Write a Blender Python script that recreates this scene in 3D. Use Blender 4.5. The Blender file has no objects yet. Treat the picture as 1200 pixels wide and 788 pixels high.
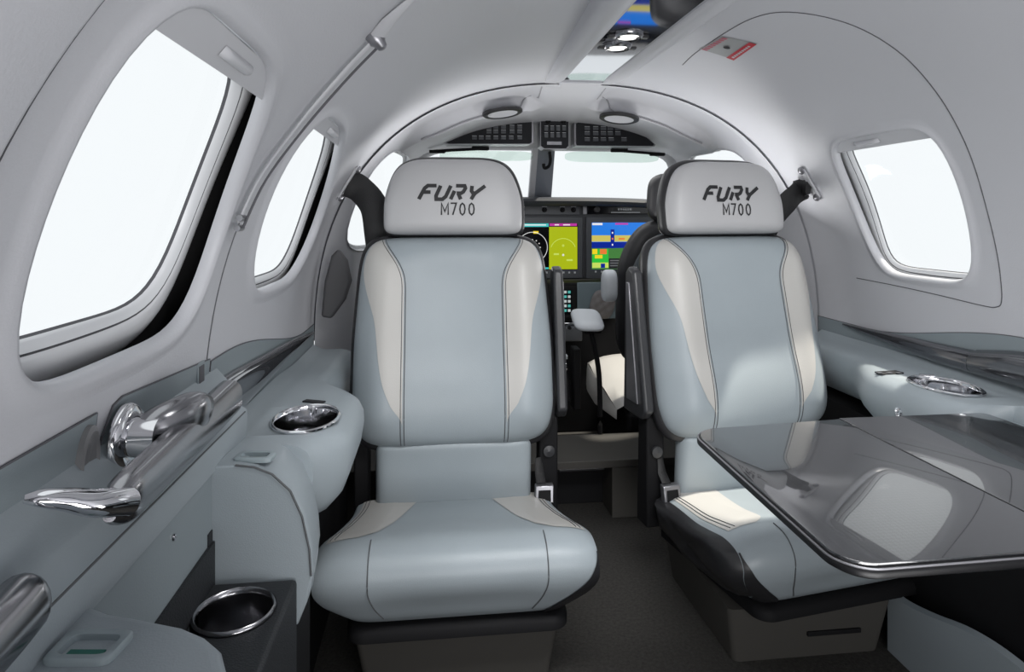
import bpy, bmesh, math, random
from mathutils import Vector, Matrix
random.seed(4)
col = bpy.context.scene.collection
pi = math.pi
# ---------------------------------------------------------------- camera model (1200 x 788)
CAM = Vector((-.337, 0, .85)); F = 750.0; PSI = math.radians(6.5)
FW = Vector((math.sin(PSI), math.cos(PSI), 0)); RT = Vector((math.cos(PSI), -math.sin(PSI), 0))
def ray(px, py): return FW + RT*((px-600)/F) + Vector((0, 0, (255-py)/F))
def atY(px, py, y): d = ray(px, py); return CAM + d*(y/d.y)
def atX(px, py, x): d = ray(px, py); return CAM + d*((x-CAM.x)/d.x)
def atZ(px, py, z): d = ray(px, py); return CAM + d*((z-CAM.z)/d.z)
# ---------------------------------------------------------------- fuselage profile
HW, ZC, RN, TOP = .63, .55, 2.4, .63
def prof_pt(t):                                   # t 0..1 -> superellipse from side (0) to crown (1)
    a = t*pi/2
    return (HW*max(0, math.cos(a))**(2/RN), ZC+TOP*max(0, math.sin(a))**(2/RN))
_pl = [(.63, .07)] + [(.63, .07+.48*i/10) for i in range(1, 11)] + [prof_pt(i/600) for i in range(1, 601)]
_sl = [0.0]
for i in range(1, len(_pl)): _sl.append(_sl[-1]+math.dist(_pl[i], _pl[i-1]))
STOT = _sl[-1]
def prof(s):
    s = max(0, min(STOT, s)); lo, hi = 0, len(_sl)-1
    while hi-lo > 1:
        m = (lo+hi)//2
        if _sl[m] <= s: lo = m
        else: hi = m
    f = (s-_sl[lo])/max(1e-9, _sl[hi]-_sl[lo]); a, b = _pl[lo], _pl[hi]
    return (a[0]+(b[0]-a[0])*f, a[1]+(b[1]-a[1])*f)
def s_of_z(z):
    lo, hi = 0, STOT
    for _ in range(50):
        m = (lo+hi)/2
        if prof(m)[1] < z: lo = m
        else: hi = m
    return lo
def s_of_x(x):
    lo, hi = s_of_z(.6), STOT
    for _ in range(50):
        m = (lo+hi)/2
        if prof(m)[0] > x: lo = m
        else: hi = m
    return lo
def S_side(side):                                  # (y, s, off outward) -> world
    def S(y, s, off=0.0):
        x, z = prof(s); a = prof(s-.012); b = prof(s+.012)
        tx, tz = b[0]-a[0], b[1]-a[1]; L = math.hypot(tx, tz) or 1
        nx, nz = tz/L, -tx/L
        return Vector((side*(x+nx*off), y, z+nz*off))
    return S
SL, SR = S_side(-1), S_side(1)
def inside(p):
    if p.z < ZC: return abs(p.x) - HW
    return (abs(p.x)/HW)**RN + ((p.z-ZC)/TOP)**RN - 1
def onwall(px, py):                                # pixel -> (side, y, s, point)
    d = ray(px, py); a, b = 0.0, 6.0
    for _ in range(60):
        m = (a+b)/2
        if inside(CAM+d*m) < 0: a = m
        else: b = m
    p = CAM+d*a; return (1 if p.x > 0 else -1), p.y, (s_of_x(abs(p.x)) if p.z > .7 else s_of_z(p.z)), p
# ---------------------------------------------------------------- materials
def mat(name, c, rough=.5, metal=0, coat=0, bump=None, emit=None, es=1, var=None, spec=.5):
    m = bpy.data.materials.new(name); m.use_nodes = True; nt = m.node_tree; b = nt.nodes['Principled BSDF']
    b.inputs['Base Color'].default_value = (*c, 1); b.inputs['Roughness'].default_value = rough
    b.inputs['Metallic'].default_value = metal; b.inputs['Coat Weight'].default_value = coat
    b.inputs['Specular IOR Level'].default_value = spec
    if emit: b.inputs['Emission Color'].default_value = (*emit, 1); b.inputs['Emission Strength'].default_value = es
    tc = nt.nodes.new('ShaderNodeTexCoord')
    if bump:
        sc, st, kind = bump
        n = nt.nodes.new('ShaderNodeTexVoronoi' if kind == 'v' else 'ShaderNodeTexNoise'); n.inputs['Scale'].default_value = sc
        nt.links.new(tc.outputs['Object'], n.inputs['Vector'])
        bp = nt.nodes.new('ShaderNodeBump'); bp.inputs['Strength'].default_value = st; bp.inputs['Distance'].default_value = .002
        nt.links.new(n.outputs[0], bp.inputs['Height']); nt.links.new(bp.outputs[0], b.inputs['Normal'])
    if var:
        n = nt.nodes.new('ShaderNodeTexNoise'); n.inputs['Scale'].default_value = var[0]; n.inputs['Detail'].default_value = 6
        nt.links.new(tc.outputs['Object'], n.inputs['Vector'])
        r = nt.nodes.new('ShaderNodeMapRange'); r.inputs[3].default_value = 1-var[1]; r.inputs[4].default_value = 1+var[1]
        r.inputs[1].default_value = .3; r.inputs[2].default_value = .7
        nt.links.new(n.outputs[0], r.inputs[0])
        mx = nt.nodes.new('ShaderNodeVectorMath'); mx.operation = 'SCALE'; mx.inputs[0].default_value = c
        nt.links.new(r.outputs[0], mx.inputs['Scale']); nt.links.new(mx.outputs[0], b.inputs['Base Color'])
    return m
LINER = mat('liner', (.56, .565, .595), .42, bump=(380, .12, 'n'))
SHADEM = mat('shade_plastic', (.56, .565, .59), .45)
FRAMEM = mat('window_frame_plastic', (.78, .79, .81), .3)
BLUE = mat('blue_grey_leather', (.295, .335, .36), .42, bump=(620, .07, 'v'), var=(6, .04))
BLUED = mat('blue_grey_trim', (.245, .285, .305), .45, bump=(620, .06, 'v'))
BEIGE = mat('pale_beige_leather', (.46, .45, .43), .42, bump=(620, .07, 'v'))
HEADL = mat('headrest_leather', (.44, .44, .45), .42, bump=(620, .06, 'v'))
BLACK = mat('black_leather', (.018, .018, .02), .42, bump=(620, .07, 'v'))
SHELL = mat('dark_shell', (.03, .031, .034), .38)
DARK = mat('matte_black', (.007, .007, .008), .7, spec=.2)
TRAYM = mat('charcoal_leather', (.016, .018, .021), .6, bump=(500, .2, 'v'))
CHROME = mat('chrome', (.78, .78, .80), .07, 1)
SATIN = mat('satin_metal', (.33, .33, .345), .2, 1)
STEEL = mat('grey_metal', (.3, .3, .32), .35, .8)
PIANO = mat('glossy_grey_trim', (.13, .135, .15), .05, .7, coat=.6)
TAUPE = mat('taupe_base', (.060, .057, .052), .65, spec=.3)
CARPET = mat('carpet', (.033, .031, .028), .95, bump=(260, .9, 'n'), var=(160, .35))
THREAD = mat('dark_thread', (.09, .095, .10), .7)
SEAM = mat('seam_shadow', (.10, .10, .11), .8)
WEB = mat('belt_webbing', (.012, .012, .013), .55, bump=(700, .5, 'n'))
PANELM = mat('instrument_grey', (.045, .048, .055), .5)
BEZEL = mat('bezel_grey', (.075, .08, .09), .45)
INK = mat('ink', (.012, .012, .014), .6)
WHITEP = mat('white_mark', (.55, .56, .58), .5)
GREENP = mat('green_contact', (.01, .12, .09), .5)
REDP = mat('red_print', (.5, .015, .03), .5)
PINKP = mat('faded_red_print', (.5, .12, .16), .5)
SILP = mat('placard_grey', (.33, .34, .34), .4)
RUBBER = mat('rubber', (.02, .02, .022), .5)
PAD = mat('grey_arm_pad', (.5, .53, .56), .45)
def emis(name, c, s=1): return mat(name, (0, 0, 0), .15, emit=c, es=s)
E_BLACK = mat('screen_black', (.003, .003, .005), .12)
E_LIME = emis('screen_lime', (.42, .50, .01), .95); E_CYAN = emis('screen_cyan', (.05, .5, .5)); E_WHITE = emis('screen_white', (.8, .8, .8))
E_SKY = emis('screen_sky', (.02, .2, .75)); E_NAVY = emis('screen_navy', (.005, .02, .28)); E_SAND = emis('screen_sand', (.6, .52, .12))
E_GREEN = emis('screen_green', (.03, .5, .05)); E_DGREEN = emis('screen_dark_green', (.06, .2, .05)); E_YEL = emis('screen_yellow', (.85, .65, .02))
E_ORG = emis('screen_orange', (.8, .2, .04)); E_MAG = emis('screen_magenta', (.5, .04, .35)); E_PALE = emis('screen_pale_green', (.55, .7, .12))
E_LAMP = emis('lamp_lens', (1, .98, .95), 1.6)
def glassmat(name, tint, gl=.02):
    m = bpy.data.materials.new(name); m.use_nodes = True; nt = m.node_tree; nt.nodes.clear()
    o = nt.nodes.new('ShaderNodeOutputMaterial'); mx = nt.nodes.new('ShaderNodeMixShader'); mx.inputs[0].default_value = gl
    t = nt.nodes.new('ShaderNodeBsdfTransparent'); t.inputs[0].default_value = (*tint, 1); g = nt.nodes.new('ShaderNodeBsdfGlossy'); g.inputs['Roughness'].default_value = .03
    nt.links.new(t.outputs[0], mx.inputs[1]); nt.links.new(g.outputs[0], mx.inputs[2]); nt.links.new(mx.outputs[0], o.inputs[0]); return m
GLASS = glassmat('window_glass', (.97, .985, .99)); VISORM = glassmat('visor_tint', (.86, .92, .89), .06)
def carbon():
    m = mat('carbon_weave', (.03, .032, .036), .10, coat=.9, spec=.8); nt = m.node_tree; b = nt.nodes['Principled BSDF']
    tc = nt.nodes.new('ShaderNodeTexCoord'); mp = nt.nodes.new('ShaderNodeMapping'); mp.inputs['Rotation'].default_value = (0, 0, .785)
    nt.links.new(tc.outputs['Object'], mp.inputs[0])
    c = nt.nodes.new('ShaderNodeTexChecker'); c.inputs['Scale'].default_value = 260; nt.links.new(mp.outputs[0], c.inputs[0])
    c.inputs[1].default_value = (.035, .036, .040, 1); c.inputs[2].default_value = (.010, .011, .013, 1)
    nt.links.new(c.outputs[0], b.inputs['Base Color'])
    b.inputs['Metallic'].default_value = .35; b.inputs['Coat Roughness'].default_value = .03; b.inputs['Coat IOR'].default_value = 2.3; b.inputs['Roughness'].default_value = .22
    return m
CARBON = carbon()
# ---------------------------------------------------------------- mesh builder
class MB:
    def __init__(s): s.v = []; s.f = []; s.m = []
    def vert(s, p): s.v.append(Vector(p)); return len(s.v)-1
    def face(s, idx, m=0): s.f.append(tuple(idx)); s.m.append(m)
    def add(s, o, m=0):
        b = len(s.v); s.v += o.v; s.f += [tuple(i+b for i in f) for f in o.f]; s.m += [m+k for k in o.m]; return s
    def grid(s, fn, nu, nv, m=0, cu=False, mf=None):
        b = len(s.v); ru = nu if cu else nu+1
        for i in range(ru):
            for j in range(nv+1): s.v.append(Vector(fn(i/nu, j/nv)))
        for i in range(nu):
            for j in range(nv):
                i2 = (i+1) % ru
                s.face((b+i*(nv+1)+j, b+i2*(nv+1)+j, b+i2*(nv+1)+j+1, b+i*(nv+1)+j+1), mf((i+.5)/nu, (j+.5)/nv) if mf else m)
        return s
    def loops(s, L, m=0, caps=(False, False), close=True):       # connect equal-length loops
        b = len(s.v); n = len(L[0])
        for lp in L: s.v += [Vector(p) for p in lp]
        for k in range(len(L)-1):
            for i in range(n if close else n-1):
                j = (i+1) % n; s.face((b+k*n+i, b+k*n+j, b+(k+1)*n+j, b+(k+1)*n+i), m[k] if isinstance(m, (list, tuple)) else m)
        mm = m[0] if isinstance(m, (list, tuple)) else m; me = m[-1] if isinstance(m, (list, tuple)) else m
        if caps[0]: s.face(tuple(b+i for i in range(n))[::-1], mm)
        if caps[1]: s.face(tuple(b+(len(L)-1)*n+i for i in range(n)), me)
        return s
    def tube(s, pts, r, seg=12, m=0, flat=1.0, caps=True, up=Vector((0, 0, 1))):
        pts = [Vector(p) for p in pts]; L = []
        for i, p in enumerate(pts):
            t = (pts[min(i+1, len(pts)-1)]-pts[max(i-1, 0)]).normalized()
            a = t.cross(up)
            if a.length < 1e-4: a = t.cross(Vector((1, 0, 0)))
            a.normalize(); b = t.cross(a); rr = r[i] if isinstance(r, (list, tuple)) else r
            L.append([p + a*(rr*math.cos(2*pi*k/seg)) + b*(rr*flat*math.sin(2*pi*k/seg)) for k in range(seg)])
        return s.loops(L, m, (caps, caps))
    def box(s, a, b, m=0):
        x0, y0, z0 = a; x1, y1, z1 = b
        q = len(s.v); s.v += [Vector(p) for p in [(x0,y0,z0),(x1,y0,z0),(x1,y1,z0),(x0,y1,z0),(x0,y0,z1),(x1,y0,z1),(x1,y1,z1),(x0,y1,z1)]]
        for f in [(0,3,2,1),(4,5,6,7),(0,1,5,4),(1,2,6,5),(2,3,7,6),(3,0,4,7)]: s.face([q+i for i in f], m)
        return s
    def obox(s, c, U, V, N, hu, hv, hn, m=0):
        q = len(s.v); c = Vector(c)
        for w in (-1, 1):
            for (a, b) in ((-1,-1),(1,-1),(1,1),(-1,1)): s.v.append(c+U*(a*hu)+V*(b*hv)+N*(w*hn))
        for f in [(0,3,2,1),(4,5,6,7),(0,1,5,4),(1,2,6,5),(2,3,7,6),(3,0,4,7)]: s.face([q+i for i in f], m)
        return s
    def prism(s, pts, d, m=0):                                   # pts loop, displaced by vector d
        pts = [Vector(p) for p in pts]; d = Vector(d); n = len(pts); b = len(s.v)
        s.v += pts + [p+d for p in pts]
        s.face(range(b, b+n), m); s.face(range(b+2*n-1, b+n-1, -1), m)
        for i in range(n): j = (i+1) % n; s.face((b+i, b+n+i, b+n+j, b+j), m)
        return s
    def disc(s, c, U, V, ru, rv=None, seg=28, m=0):
        rv = rv or ru; c = Vector(c); b = len(s.v)
        s.v += [c+U*(ru*math.cos(2*pi*k/seg))+V*(rv*math.sin(2*pi*k/seg)) for k in range(seg)]; s.face(range(b, b+seg), m); return s
    def lathe(s, c, U, V, N, prf, seg=32, m=0, caps=(False, False), ell=1.0):   # prf [(r, h)]
        c = Vector(c)
        L = [[c+U*(r*math.cos(2*pi*k/seg))+V*(r*ell*math.sin(2*pi*k/seg))+N*h for k in range(seg)] for r, h in prf]
        return s.loops(L, m, caps)
    def build(s, name, mats, parent=None, smooth=True, bevel=0, segs=2, sub=0, angle=40, label=None):
        off = parent_world(parent) if parent else Vector((0, 0, 0))
        if ROT and name not in ('seat_base', 'pull_slot'):
            R = Matrix.Rotation(ROT[1], 3, 'Z'); s.v = [R@(p-ROT[0])+ROT[0] for p in s.v]
        me = bpy.data.meshes.new(name); me.from_pydata([tuple(p-off) for p in s.v], [], [tuple(f) for f in s.f])
        if not isinstance(mats, (list, tuple)): mats = [mats]
        for m in mats: me.materials.append(m)
        for p, k in zip(me.polygons, s.m): p.material_index = min(k, len(mats)-1)
        bm = bmesh.new(); bm.from_mesh(me); bmesh.ops.remove_doubles(bm, verts=bm.verts, dist=1e-6)
        bmesh.ops.recalc_face_normals(bm, faces=bm.faces); bm.to_mesh(me); bm.free()
        o = bpy.data.objects.new(name, me); col.objects.link(o)
        if parent: o.parent = parent
        if bevel:
            md = o.modifiers.new('b', 'BEVEL'); md.width = bevel; md.segments = segs; md.limit_method = 'ANGLE'; md.angle_limit = .6
        if sub: md = o.modifiers.new('s', 'SUBSURF'); md.levels = sub; md.render_levels = sub
        if smooth:
            for p in me.polygons: p.use_smooth = True
            if angle:
                me.set_sharp_from_angle(angle=math.radians(angle))
        if label: o['label'] = label
        return o
def parent_world(o):
    p = Vector((0, 0, 0))
    while o: p += o.location; o = o.parent
    return p
def thing(name, label, cat, loc=(0, 0, 0), group=None):
    o = bpy.data.objects.new(name, None); col.objects.link(o); o.location = loc; o.empty_display_size = .05
    o['label'] = label; o['category'] = cat
    if group: o['group'] = group
    return o
def tag(o, label, cat, group=None):
    o['label'] = label; o['category'] = cat
    if group: o['group'] = group
    return o
def struct(o, label=None, cat=None):
    o['kind'] = 'structure'
    if label: o['label'] = label; o['category'] = cat or o.name.split('_')[0]
    return o
X, Y_, Z = Vector((1, 0, 0)), Vector((0, 1, 0)), Vector((0, 0, 1))
def lerp(a, b, t): return a+(b-a)*t
def smooth01(t): t = max(0, min(1, t)); return t*t*(3-2*t)
def catmull(P, n=8):
    P = [Vector(p) for p in P]; out = []
    for i in range(len(P)-1):
        p0 = P[max(i-1, 0)]; p1 = P[i]; p2 = P[i+1]; p3 = P[min(i+2, len(P)-1)]
        for k in range(n):
            t = k/n; out.append(.5*((2*p1)+(p2-p0)*t+(2*p0-5*p1+4*p2-p3)*t*t+(3*p1-p0-3*p2+p3)*t**3))
    out.append(P[-1]); return out
FLOOR = .075
ROT = None      # (centre, angle) applied to the turned seat
# ================================================================ SHELL
def sq(by, bs, m=5.0):
    k = (abs(by)**m+abs(bs)**m)**(1/m); return by/k, bs/k
class Win:
    """rounded window; left and right edges given at bottom, middle and top"""
    def __init__(s, L, R, s0, s1, GL, GR, gs0, gs1, rec=.04, m=5.0, m2=None):
        s.L, s.R, s.GL, s.GR = L, R, GL, GR
        s.c = ((L[1]+R[1])/2, (s0+s1)/2); s.h = ((R[1]-L[1])/2, (s1-s0)/2); s.gc = ((GL[1]+GR[1])/2, (gs0+gs1)/2); s.gh = ((GR[1]-GL[1])/2, (gs1-gs0)/2)
        s.rec = rec; s.m = m; s.cell = None
    @staticmethod
    def q(E, t):
        t = max(-1.15, min(1.15, t)); return E[1]+(E[2]-E[0])/2*t+(E[2]+E[0]-2*E[1])/2*t*t
    def pt(s, b, f, grow=1.0):                 # f 0 lip .. 1 glass
        a = sq(*b, s.m); t = a[1]
        l = lerp(s.q(s.L, t), s.q(s.GL, t), f); r = lerp(s.q(s.R, t), s.q(s.GR, t), f)
        cy = lerp(s.c[1], s.gc[1], f); hs = lerp(s.h[1], s.gh[1], f); hy = (r-l)/2; add = (grow-1)*(.14 if not hasattr(s, 'cock') else .03)
        k = math.hypot(*a); return (l+r)/2+a[0]*hy+a[0]/k*add, cy+a[1]*hs+a[1]/k*add
    def span(s, v):
        t = (v-s.c[1])/s.h[1]; tt = min(1, abs(t)/.995); w = (max(0, 1-tt**s.m))**(1/s.m); l, r = s.q(s.L, t), s.q(s.R, t)
        return (l+r)/2-(r-l)/2*w*.992, (l+r)/2+(r-l)/2*w*.992
def shell_patch(mb, S, us, vs, wins, growth=1.09):
    skip = set()
    for w in wins:
        i0 = min(range(len(us)), key=lambda i: abs(us[i]-w.cell[0])); i1 = min(range(len(us)), key=lambda i: abs(us[i]-w.cell[1]))
        j0 = min(range(len(vs)), key=lambda i: abs(vs[i]-w.cell[2])); j1 = min(range(len(vs)), key=lambda i: abs(vs[i]-w.cell[3]))
        for i in range(i0, i1):
            for j in range(j0, j1): skip.add((i, j))
        B = [(us[i], vs[j0]) for i in range(i0, i1)]+[(us[i1], vs[j]) for j in range(j0, j1)]+[(us[i], vs[j1]) for i in range(i1, i0, -1)]+[(us[i0], vs[j]) for j in range(j1, j0, -1)]
        cu, cv = (us[i0]+us[i1])/2, (vs[j0]+vs[j1])/2; hu, hv = (us[i1]-us[i0])/2, (vs[j1]-vs[j0])/2
        w.b = [((u-cu)/hu, (v-cv)/hv) for u, v in B]; r = w.rec
        L = [[S(u, v, 0) for u, v in B]]
        for t in (.3, .6, .85):
            L.append([S(*(Vector((u, v)).lerp(Vector(w.pt(b, 0, growth)), t)), 0) for (u, v), b in zip(B, w.b)])
        for g, o in ((growth, 0), (lerp(1, growth, .7), -.002), (lerp(1, growth, .35), -.0045), (1.03, -.004), (1.0, 0), (.99, .006), (1.0, .012)):
            L.append([S(*w.pt(b, 0, g), o) for b in w.b])
        mb.loops(L); mb.loops([[S(*w.pt(b, 0, g), o) for b in w.b] for g, o in ((1.0, .012), (1.12, .014), (1.28, .017), (1.36, .019))]+[[S(*w.pt(b, 1, 1.44), r*1.3) for b in w.b]], 1)  # cavity painted matte black to deepen the shade behind the lip
    for i in range(len(us)-1):
        for j in range(len(vs)-1):
            if (i, j) not in skip:
                q = len(mb.v); mb.v += [S(us[i], vs[j], 0), S(us[i+1], vs[j], 0), S(us[i+1], vs[j+1], 0), S(us[i], vs[j+1], 0)]; mb.face((q, q+1, q+2, q+3))
def frange(a, b, n): return [a+(b-a)*i/n for i in range(n+1)]
def window_parts(n, S, w, label, shade_v=None, tabpos=.55):
    ym = w.gc[0]; root = thing('window_%d' % n, label, 'window', S(w.c[0], w.gc[1]-w.gh[1], w.rec)); root['kind'] = 'structure'
    r = w.rec; mb = MB(); L = []; ms = []
    for g, o, m in ((1.44, r*1.3, 2), (1.40, r*1.10, 0), (1.35, r*.90, 0), (1.28, r*.76, 0), (1.20, r*.69, 0), (1.12, r*.68, 0), (1.085, r*.71, 1), (1.077, r*.76, 0), (1.069, r*.71, 0), (1.018, r*.80, 0), (1.009, r*.92, 1), (1.0, r, 0)):
        L.append([S(*w.pt(b, 1, g), o) for b in w.b]); ms.append(m)
    mb.loops(L, ms[:-1]); mb.build('window_frame', [FRAMEM, SEAM, DARK], root, angle=60)  # outermost band painted black as part of the shaded cavity
    g = MB(); lp = [S(*w.pt(b, 1), r) for b in w.b]; c = S(*w.gc, r); k = g.vert(c); base = len(g.v); g.v += lp
    for i in range(len(lp)): g.face((k, base+i, base+(i+1) % len(lp)))
    g.build('pane', GLASS, root)
    if shade_v:
        sh = MB(); v1 = w.c[1]+w.h[1]*.985
        def fn(a, b, o):
            v = lerp(shade_v, v1, 1-(1-b)**1.6); l, r_ = w.span(v); return S(lerp(l, r_, a), v, o)
        sh.grid(lambda a, b: fn(a, b, .004), 24, 16); sh.grid(lambda a, b: S(lerp(*w.span(shade_v), a), shade_v, lerp(.004, .009, b)), 24, 1)
        so = sh.build('window_shade', SHADEM, root)
        h = MB(); vm = lerp(shade_v, v1, .5); ly, ry = w.span(shade_v); hy = lerp(ly, ry, tabpos)
        h.grid(lambda a, b: S(hy+.036*(2*a-1), vm+.0055*(2*b-1), .0035-.0085*(max(0, (1-(2*a-1)**4)*(1-(2*b-1)**2)))**.5), 16, 8)
        h.build('shade_handle', SHADEM, so)
    return root
zs = s_of_z
YA = 1.55
# left wall windows
w1 = Win((.448, .430, .415), (.765, .772, .672), zs(.724), zs(.996), (.42, .41, .40), (.735, .748, .675), zs(.752), zs(.985), .040, 5)
w2 = Win((.985, .925, .905), (1.30, 1.365, 1.115), zs(.733), zs(.996), (.97, .90, .89), (1.315, 1.33, 1.17), zs(.744), zs(.985), .034, 5)
w3 = Win((1.048, 1.022, .998), (1.285, 1.315, 1.275), zs(.730), zs(1.008), (1.02, 1.00, .98), (1.290, 1.285, 1.262), zs(.742), zs(1.0), .026, 6)
s_lo, s_hi = 0.0, s_of_x(.22); sc0, sc1 = zs(.70), zs(1.065)
vs = frange(s_lo, sc0, 24)[:-1]+frange(sc0, sc1, 16)[:-1]+frange(sc1, s_hi, 8)
w1.cell = (.378, .82, sc0, sc1); w2.cell = (.87, 1.41, sc0, sc1); w3.cell = (.96, 1.37, sc0, sc1)
mb = MB(); shell_patch(mb, SL, frange(.33, .378, 3)[:-1]+frange(.378, .82, 18)[:-1]+frange(.82, .87, 3)[:-1]+frange(.87, 1.41, 20)[:-1]+frange(1.41, YA, 5), vs, [w1, w2], 1.16)
# rear overlapping liner (closer to the camera) is part of the left wall
mb.grid(lambda a, b: SL(lerp(-.75, .335, a), lerp(s_lo, s_hi, b), -.020*smooth01((a-.6)*3)), 24, 60)
mb.grid(lambda a, b: SL(.335+.010*math.sin(a*pi*.75), lerp(s_lo, s_hi, b), lerp(-.020, .004, (1-math.cos(a*pi*.75))/1.7)), 8, 60)
mb.loops([[SL(y, s_, o) for s_ in frange(s_lo, s_hi, 60)] for y, o in ((.343, .002), (.345, -.0015), (.351, -.0018), (.354, .002))], 1, close=False)  # black strip drawn as the shade beside the liner step
wl = mb.build('wall_left', [LINER, DARK], angle=50); struct(wl, 'light grey padded left cabin wall with two windows', 'wall')
mb = MB(); shell_patch(mb, SR, frange(-.75, .96, 20)[:-1]+frange(.96, 1.37, 18)[:-1]+frange(1.37, YA, 5), vs, [w3], 1.12)
wr = mb.build('wall_right', [LINER, DARK], angle=50); struct(wr, 'light grey padded right cabin wall with one window', 'wall')
mb = MB()
mb.grid(lambda a, b: (SL if b < .5 else SR)(lerp(-.75, YA, a), lerp(s_hi-.002, STOT, 2*b if b < .5 else 2-2*b), 0), 30, 40)
struct(mb.build('ceiling', LINER), 'light grey curved cabin ceiling', 'ceiling')
window_parts(1, SL, w1, 'large near left cabin window with half raised shade at its top', zs(.970))
window_parts(2, SL, w2, 'farther left cabin window beside the left seat', zs(.975))
window_parts(3, SR, w3, 'right cabin window with shade pulled slightly down', zs(.985), .6)
struct(MB().tube([SL(.366, q_, .0005) for q_ in frange(zs(.68), s_hi, 50)], .0035, 8).build('trim_shade_14', mat('stepshade', (.09, .09, .10), .8)), 'dark arch drawn as shade along the left wall liner step nearest the viewer', 'trim')  # dark tube stands in for the step's shadow on the panel beyond
# floor
mb = MB(); mb.grid(lambda a, b: (lerp(-.66, .66, a), lerp(-.75, 2.75, b), FLOOR), 4, 12)
struct(mb.build('floor', CARPET, smooth=False), 'dark taupe carpet floor', 'floor')
mb = MB(); mb.grid(lambda a, b: (lerp(-.66, .66, a), -.75, lerp(.0, 1.2, b)), 4, 4)
struct(mb.build('wall_rear', mat('rear_grey', (.10, .10, .105), .7)), 'grey rear cabin wall behind the viewpoint', 'wall')
# ---------------------------------------------------------------- cockpit shell
XC = .075
def arclen(P):
    L = [0.0]
    for i in range(1, len(P)): L.append(L[-1]+math.dist(P[i], P[i-1]))
    return L
def sample(P, L, t):
    t *= L[-1]
    for i in range(1, len(L)):
        if L[i] >= t: f = (t-L[i-1])/max(1e-9, L[i]-L[i-1]); return tuple(lerp(P[i-1][k], P[i][k], f) for k in range(2))
    return P[-1]
PA = []
for i in range(201):
    s = lerp(zs(.40), STOT, i/200); x, z = prof(s); PA.append((-(x-.004), z-.004))
PA += [(-x, z) for x, z in PA[::-1][1:]]
HB, NB = .53, 6.0
PB = [(XC-HB, .40), (XC-HB, .6), (XC-HB, .8)]+[(XC-HB*max(0, math.cos(a))**(2/NB), .86+.245*max(0, math.sin(a))**(2/NB)) for a in frange(0, pi/2, 80)]
PB += [(2*XC-x, z) for x, z in PB[::-1][1:]]
LA, LB = arclen(PA), arclen(PB)
def SC0(u, v):
    a = sample(PA, LA, v); b = sample(PB, LB, v); yb = 2.30+(1.105-b[1])*1.7 if b[1] > .86 else 2.72
    mid = smooth01((v-.31)/.06)*smooth01((.69-v)/.06); uz = lerp(u, .06*u+.94*smooth01((u-.84)/.16), mid)
    return Vector((lerp(a[0], b[0], u), lerp(YA-.012, yb, u), lerp(a[1], b[1], uz)))
def SCk(u, v, off=0.0):
    p = SC0(u, v); e = .004
    n = (SC0(min(1, u+e), v)-SC0(max(0, u-e), v)).cross(SC0(u, min(1, v+e))-SC0(u, max(0, v-e)))
    n.normalize()
    if n.dot(p-Vector((XC*u, p.y, .75))) < 0: n = -n
    mid = smooth01((v-.27)/.07)*smooth01((.73-v)/.07)
    cf = smooth01((abs(v-.5)-.030)/.012)
    st = (.026*smooth01((u-.03)/.05)*(1-smooth01((u-.36)/.035))-.010*smooth01((u-.36)/.035)*(1-smooth01((u-.5)/.3)))*mid*cf
    return p+n*(off+st)
wc1 = Win((.11,)*3, (.86,)*3, .152, .285, (.13,)*3, (.84,)*3, .157, .28, .012, 4); wc1.cell = (.06, .92, .13, .305)
wc2 = Win((.14,)*3, (.86,)*3, 1-.293, 1-.185, (.18,)*3, (.84,)*3, 1-.288, 1-.19, .015, 4); wc2.cell = (.06, .92, 1-.305, 1-.165)
for _w in (wc1, wc2): _w.cock = True
us = frange(0, .06, 3)[:-1]+frange(.06, .92, 28)[:-1]+frange(.92, 1, 3)
vsc = frange(0, .13, 5)[:-1]+frange(.13, .305, 9)[:-1]+frange(.305, .695, 44)[:-1]+frange(.695, .835, 8)[:-1]+frange(.835, 1, 5)
mb = MB(); shell_patch(mb, SCk, us, vsc, [wc1, wc2], 1.03)
struct(mb.build('wall_front', [LINER, DARK], angle=50), 'pale grey sculpted cockpit surround and overhead', 'wall')
window_parts(4, SCk, wc1, 'left cockpit side window behind the black shoulder belt')
window_parts(5, SCk, wc2, 'right cockpit side window above the right seat headrest')
mb = MB()
mb.loops([[Vector((x, y, .42)) for x, y in ((-.63, 1.50), (-.63, 1.6), (-.56, 2.75), (.70, 2.75), (.63, 1.6), (.63, 1.50))], [Vector((x, y, .0)) for x, y in ((-.63, 1.50), (-.63, 1.6), (-.56, 2.75), (.70, 2.75), (.63, 1.6), (.63, 1.50))]], close=False)
mb.loops([[(-.60, 2.735, z), (.70, 2.735, z)] for z in (.0, .89)], close=False)
struct(mb.build('wall_firewall', DARK, smooth=False), 'black lower cockpit side walls and firewall', 'wall')
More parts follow.
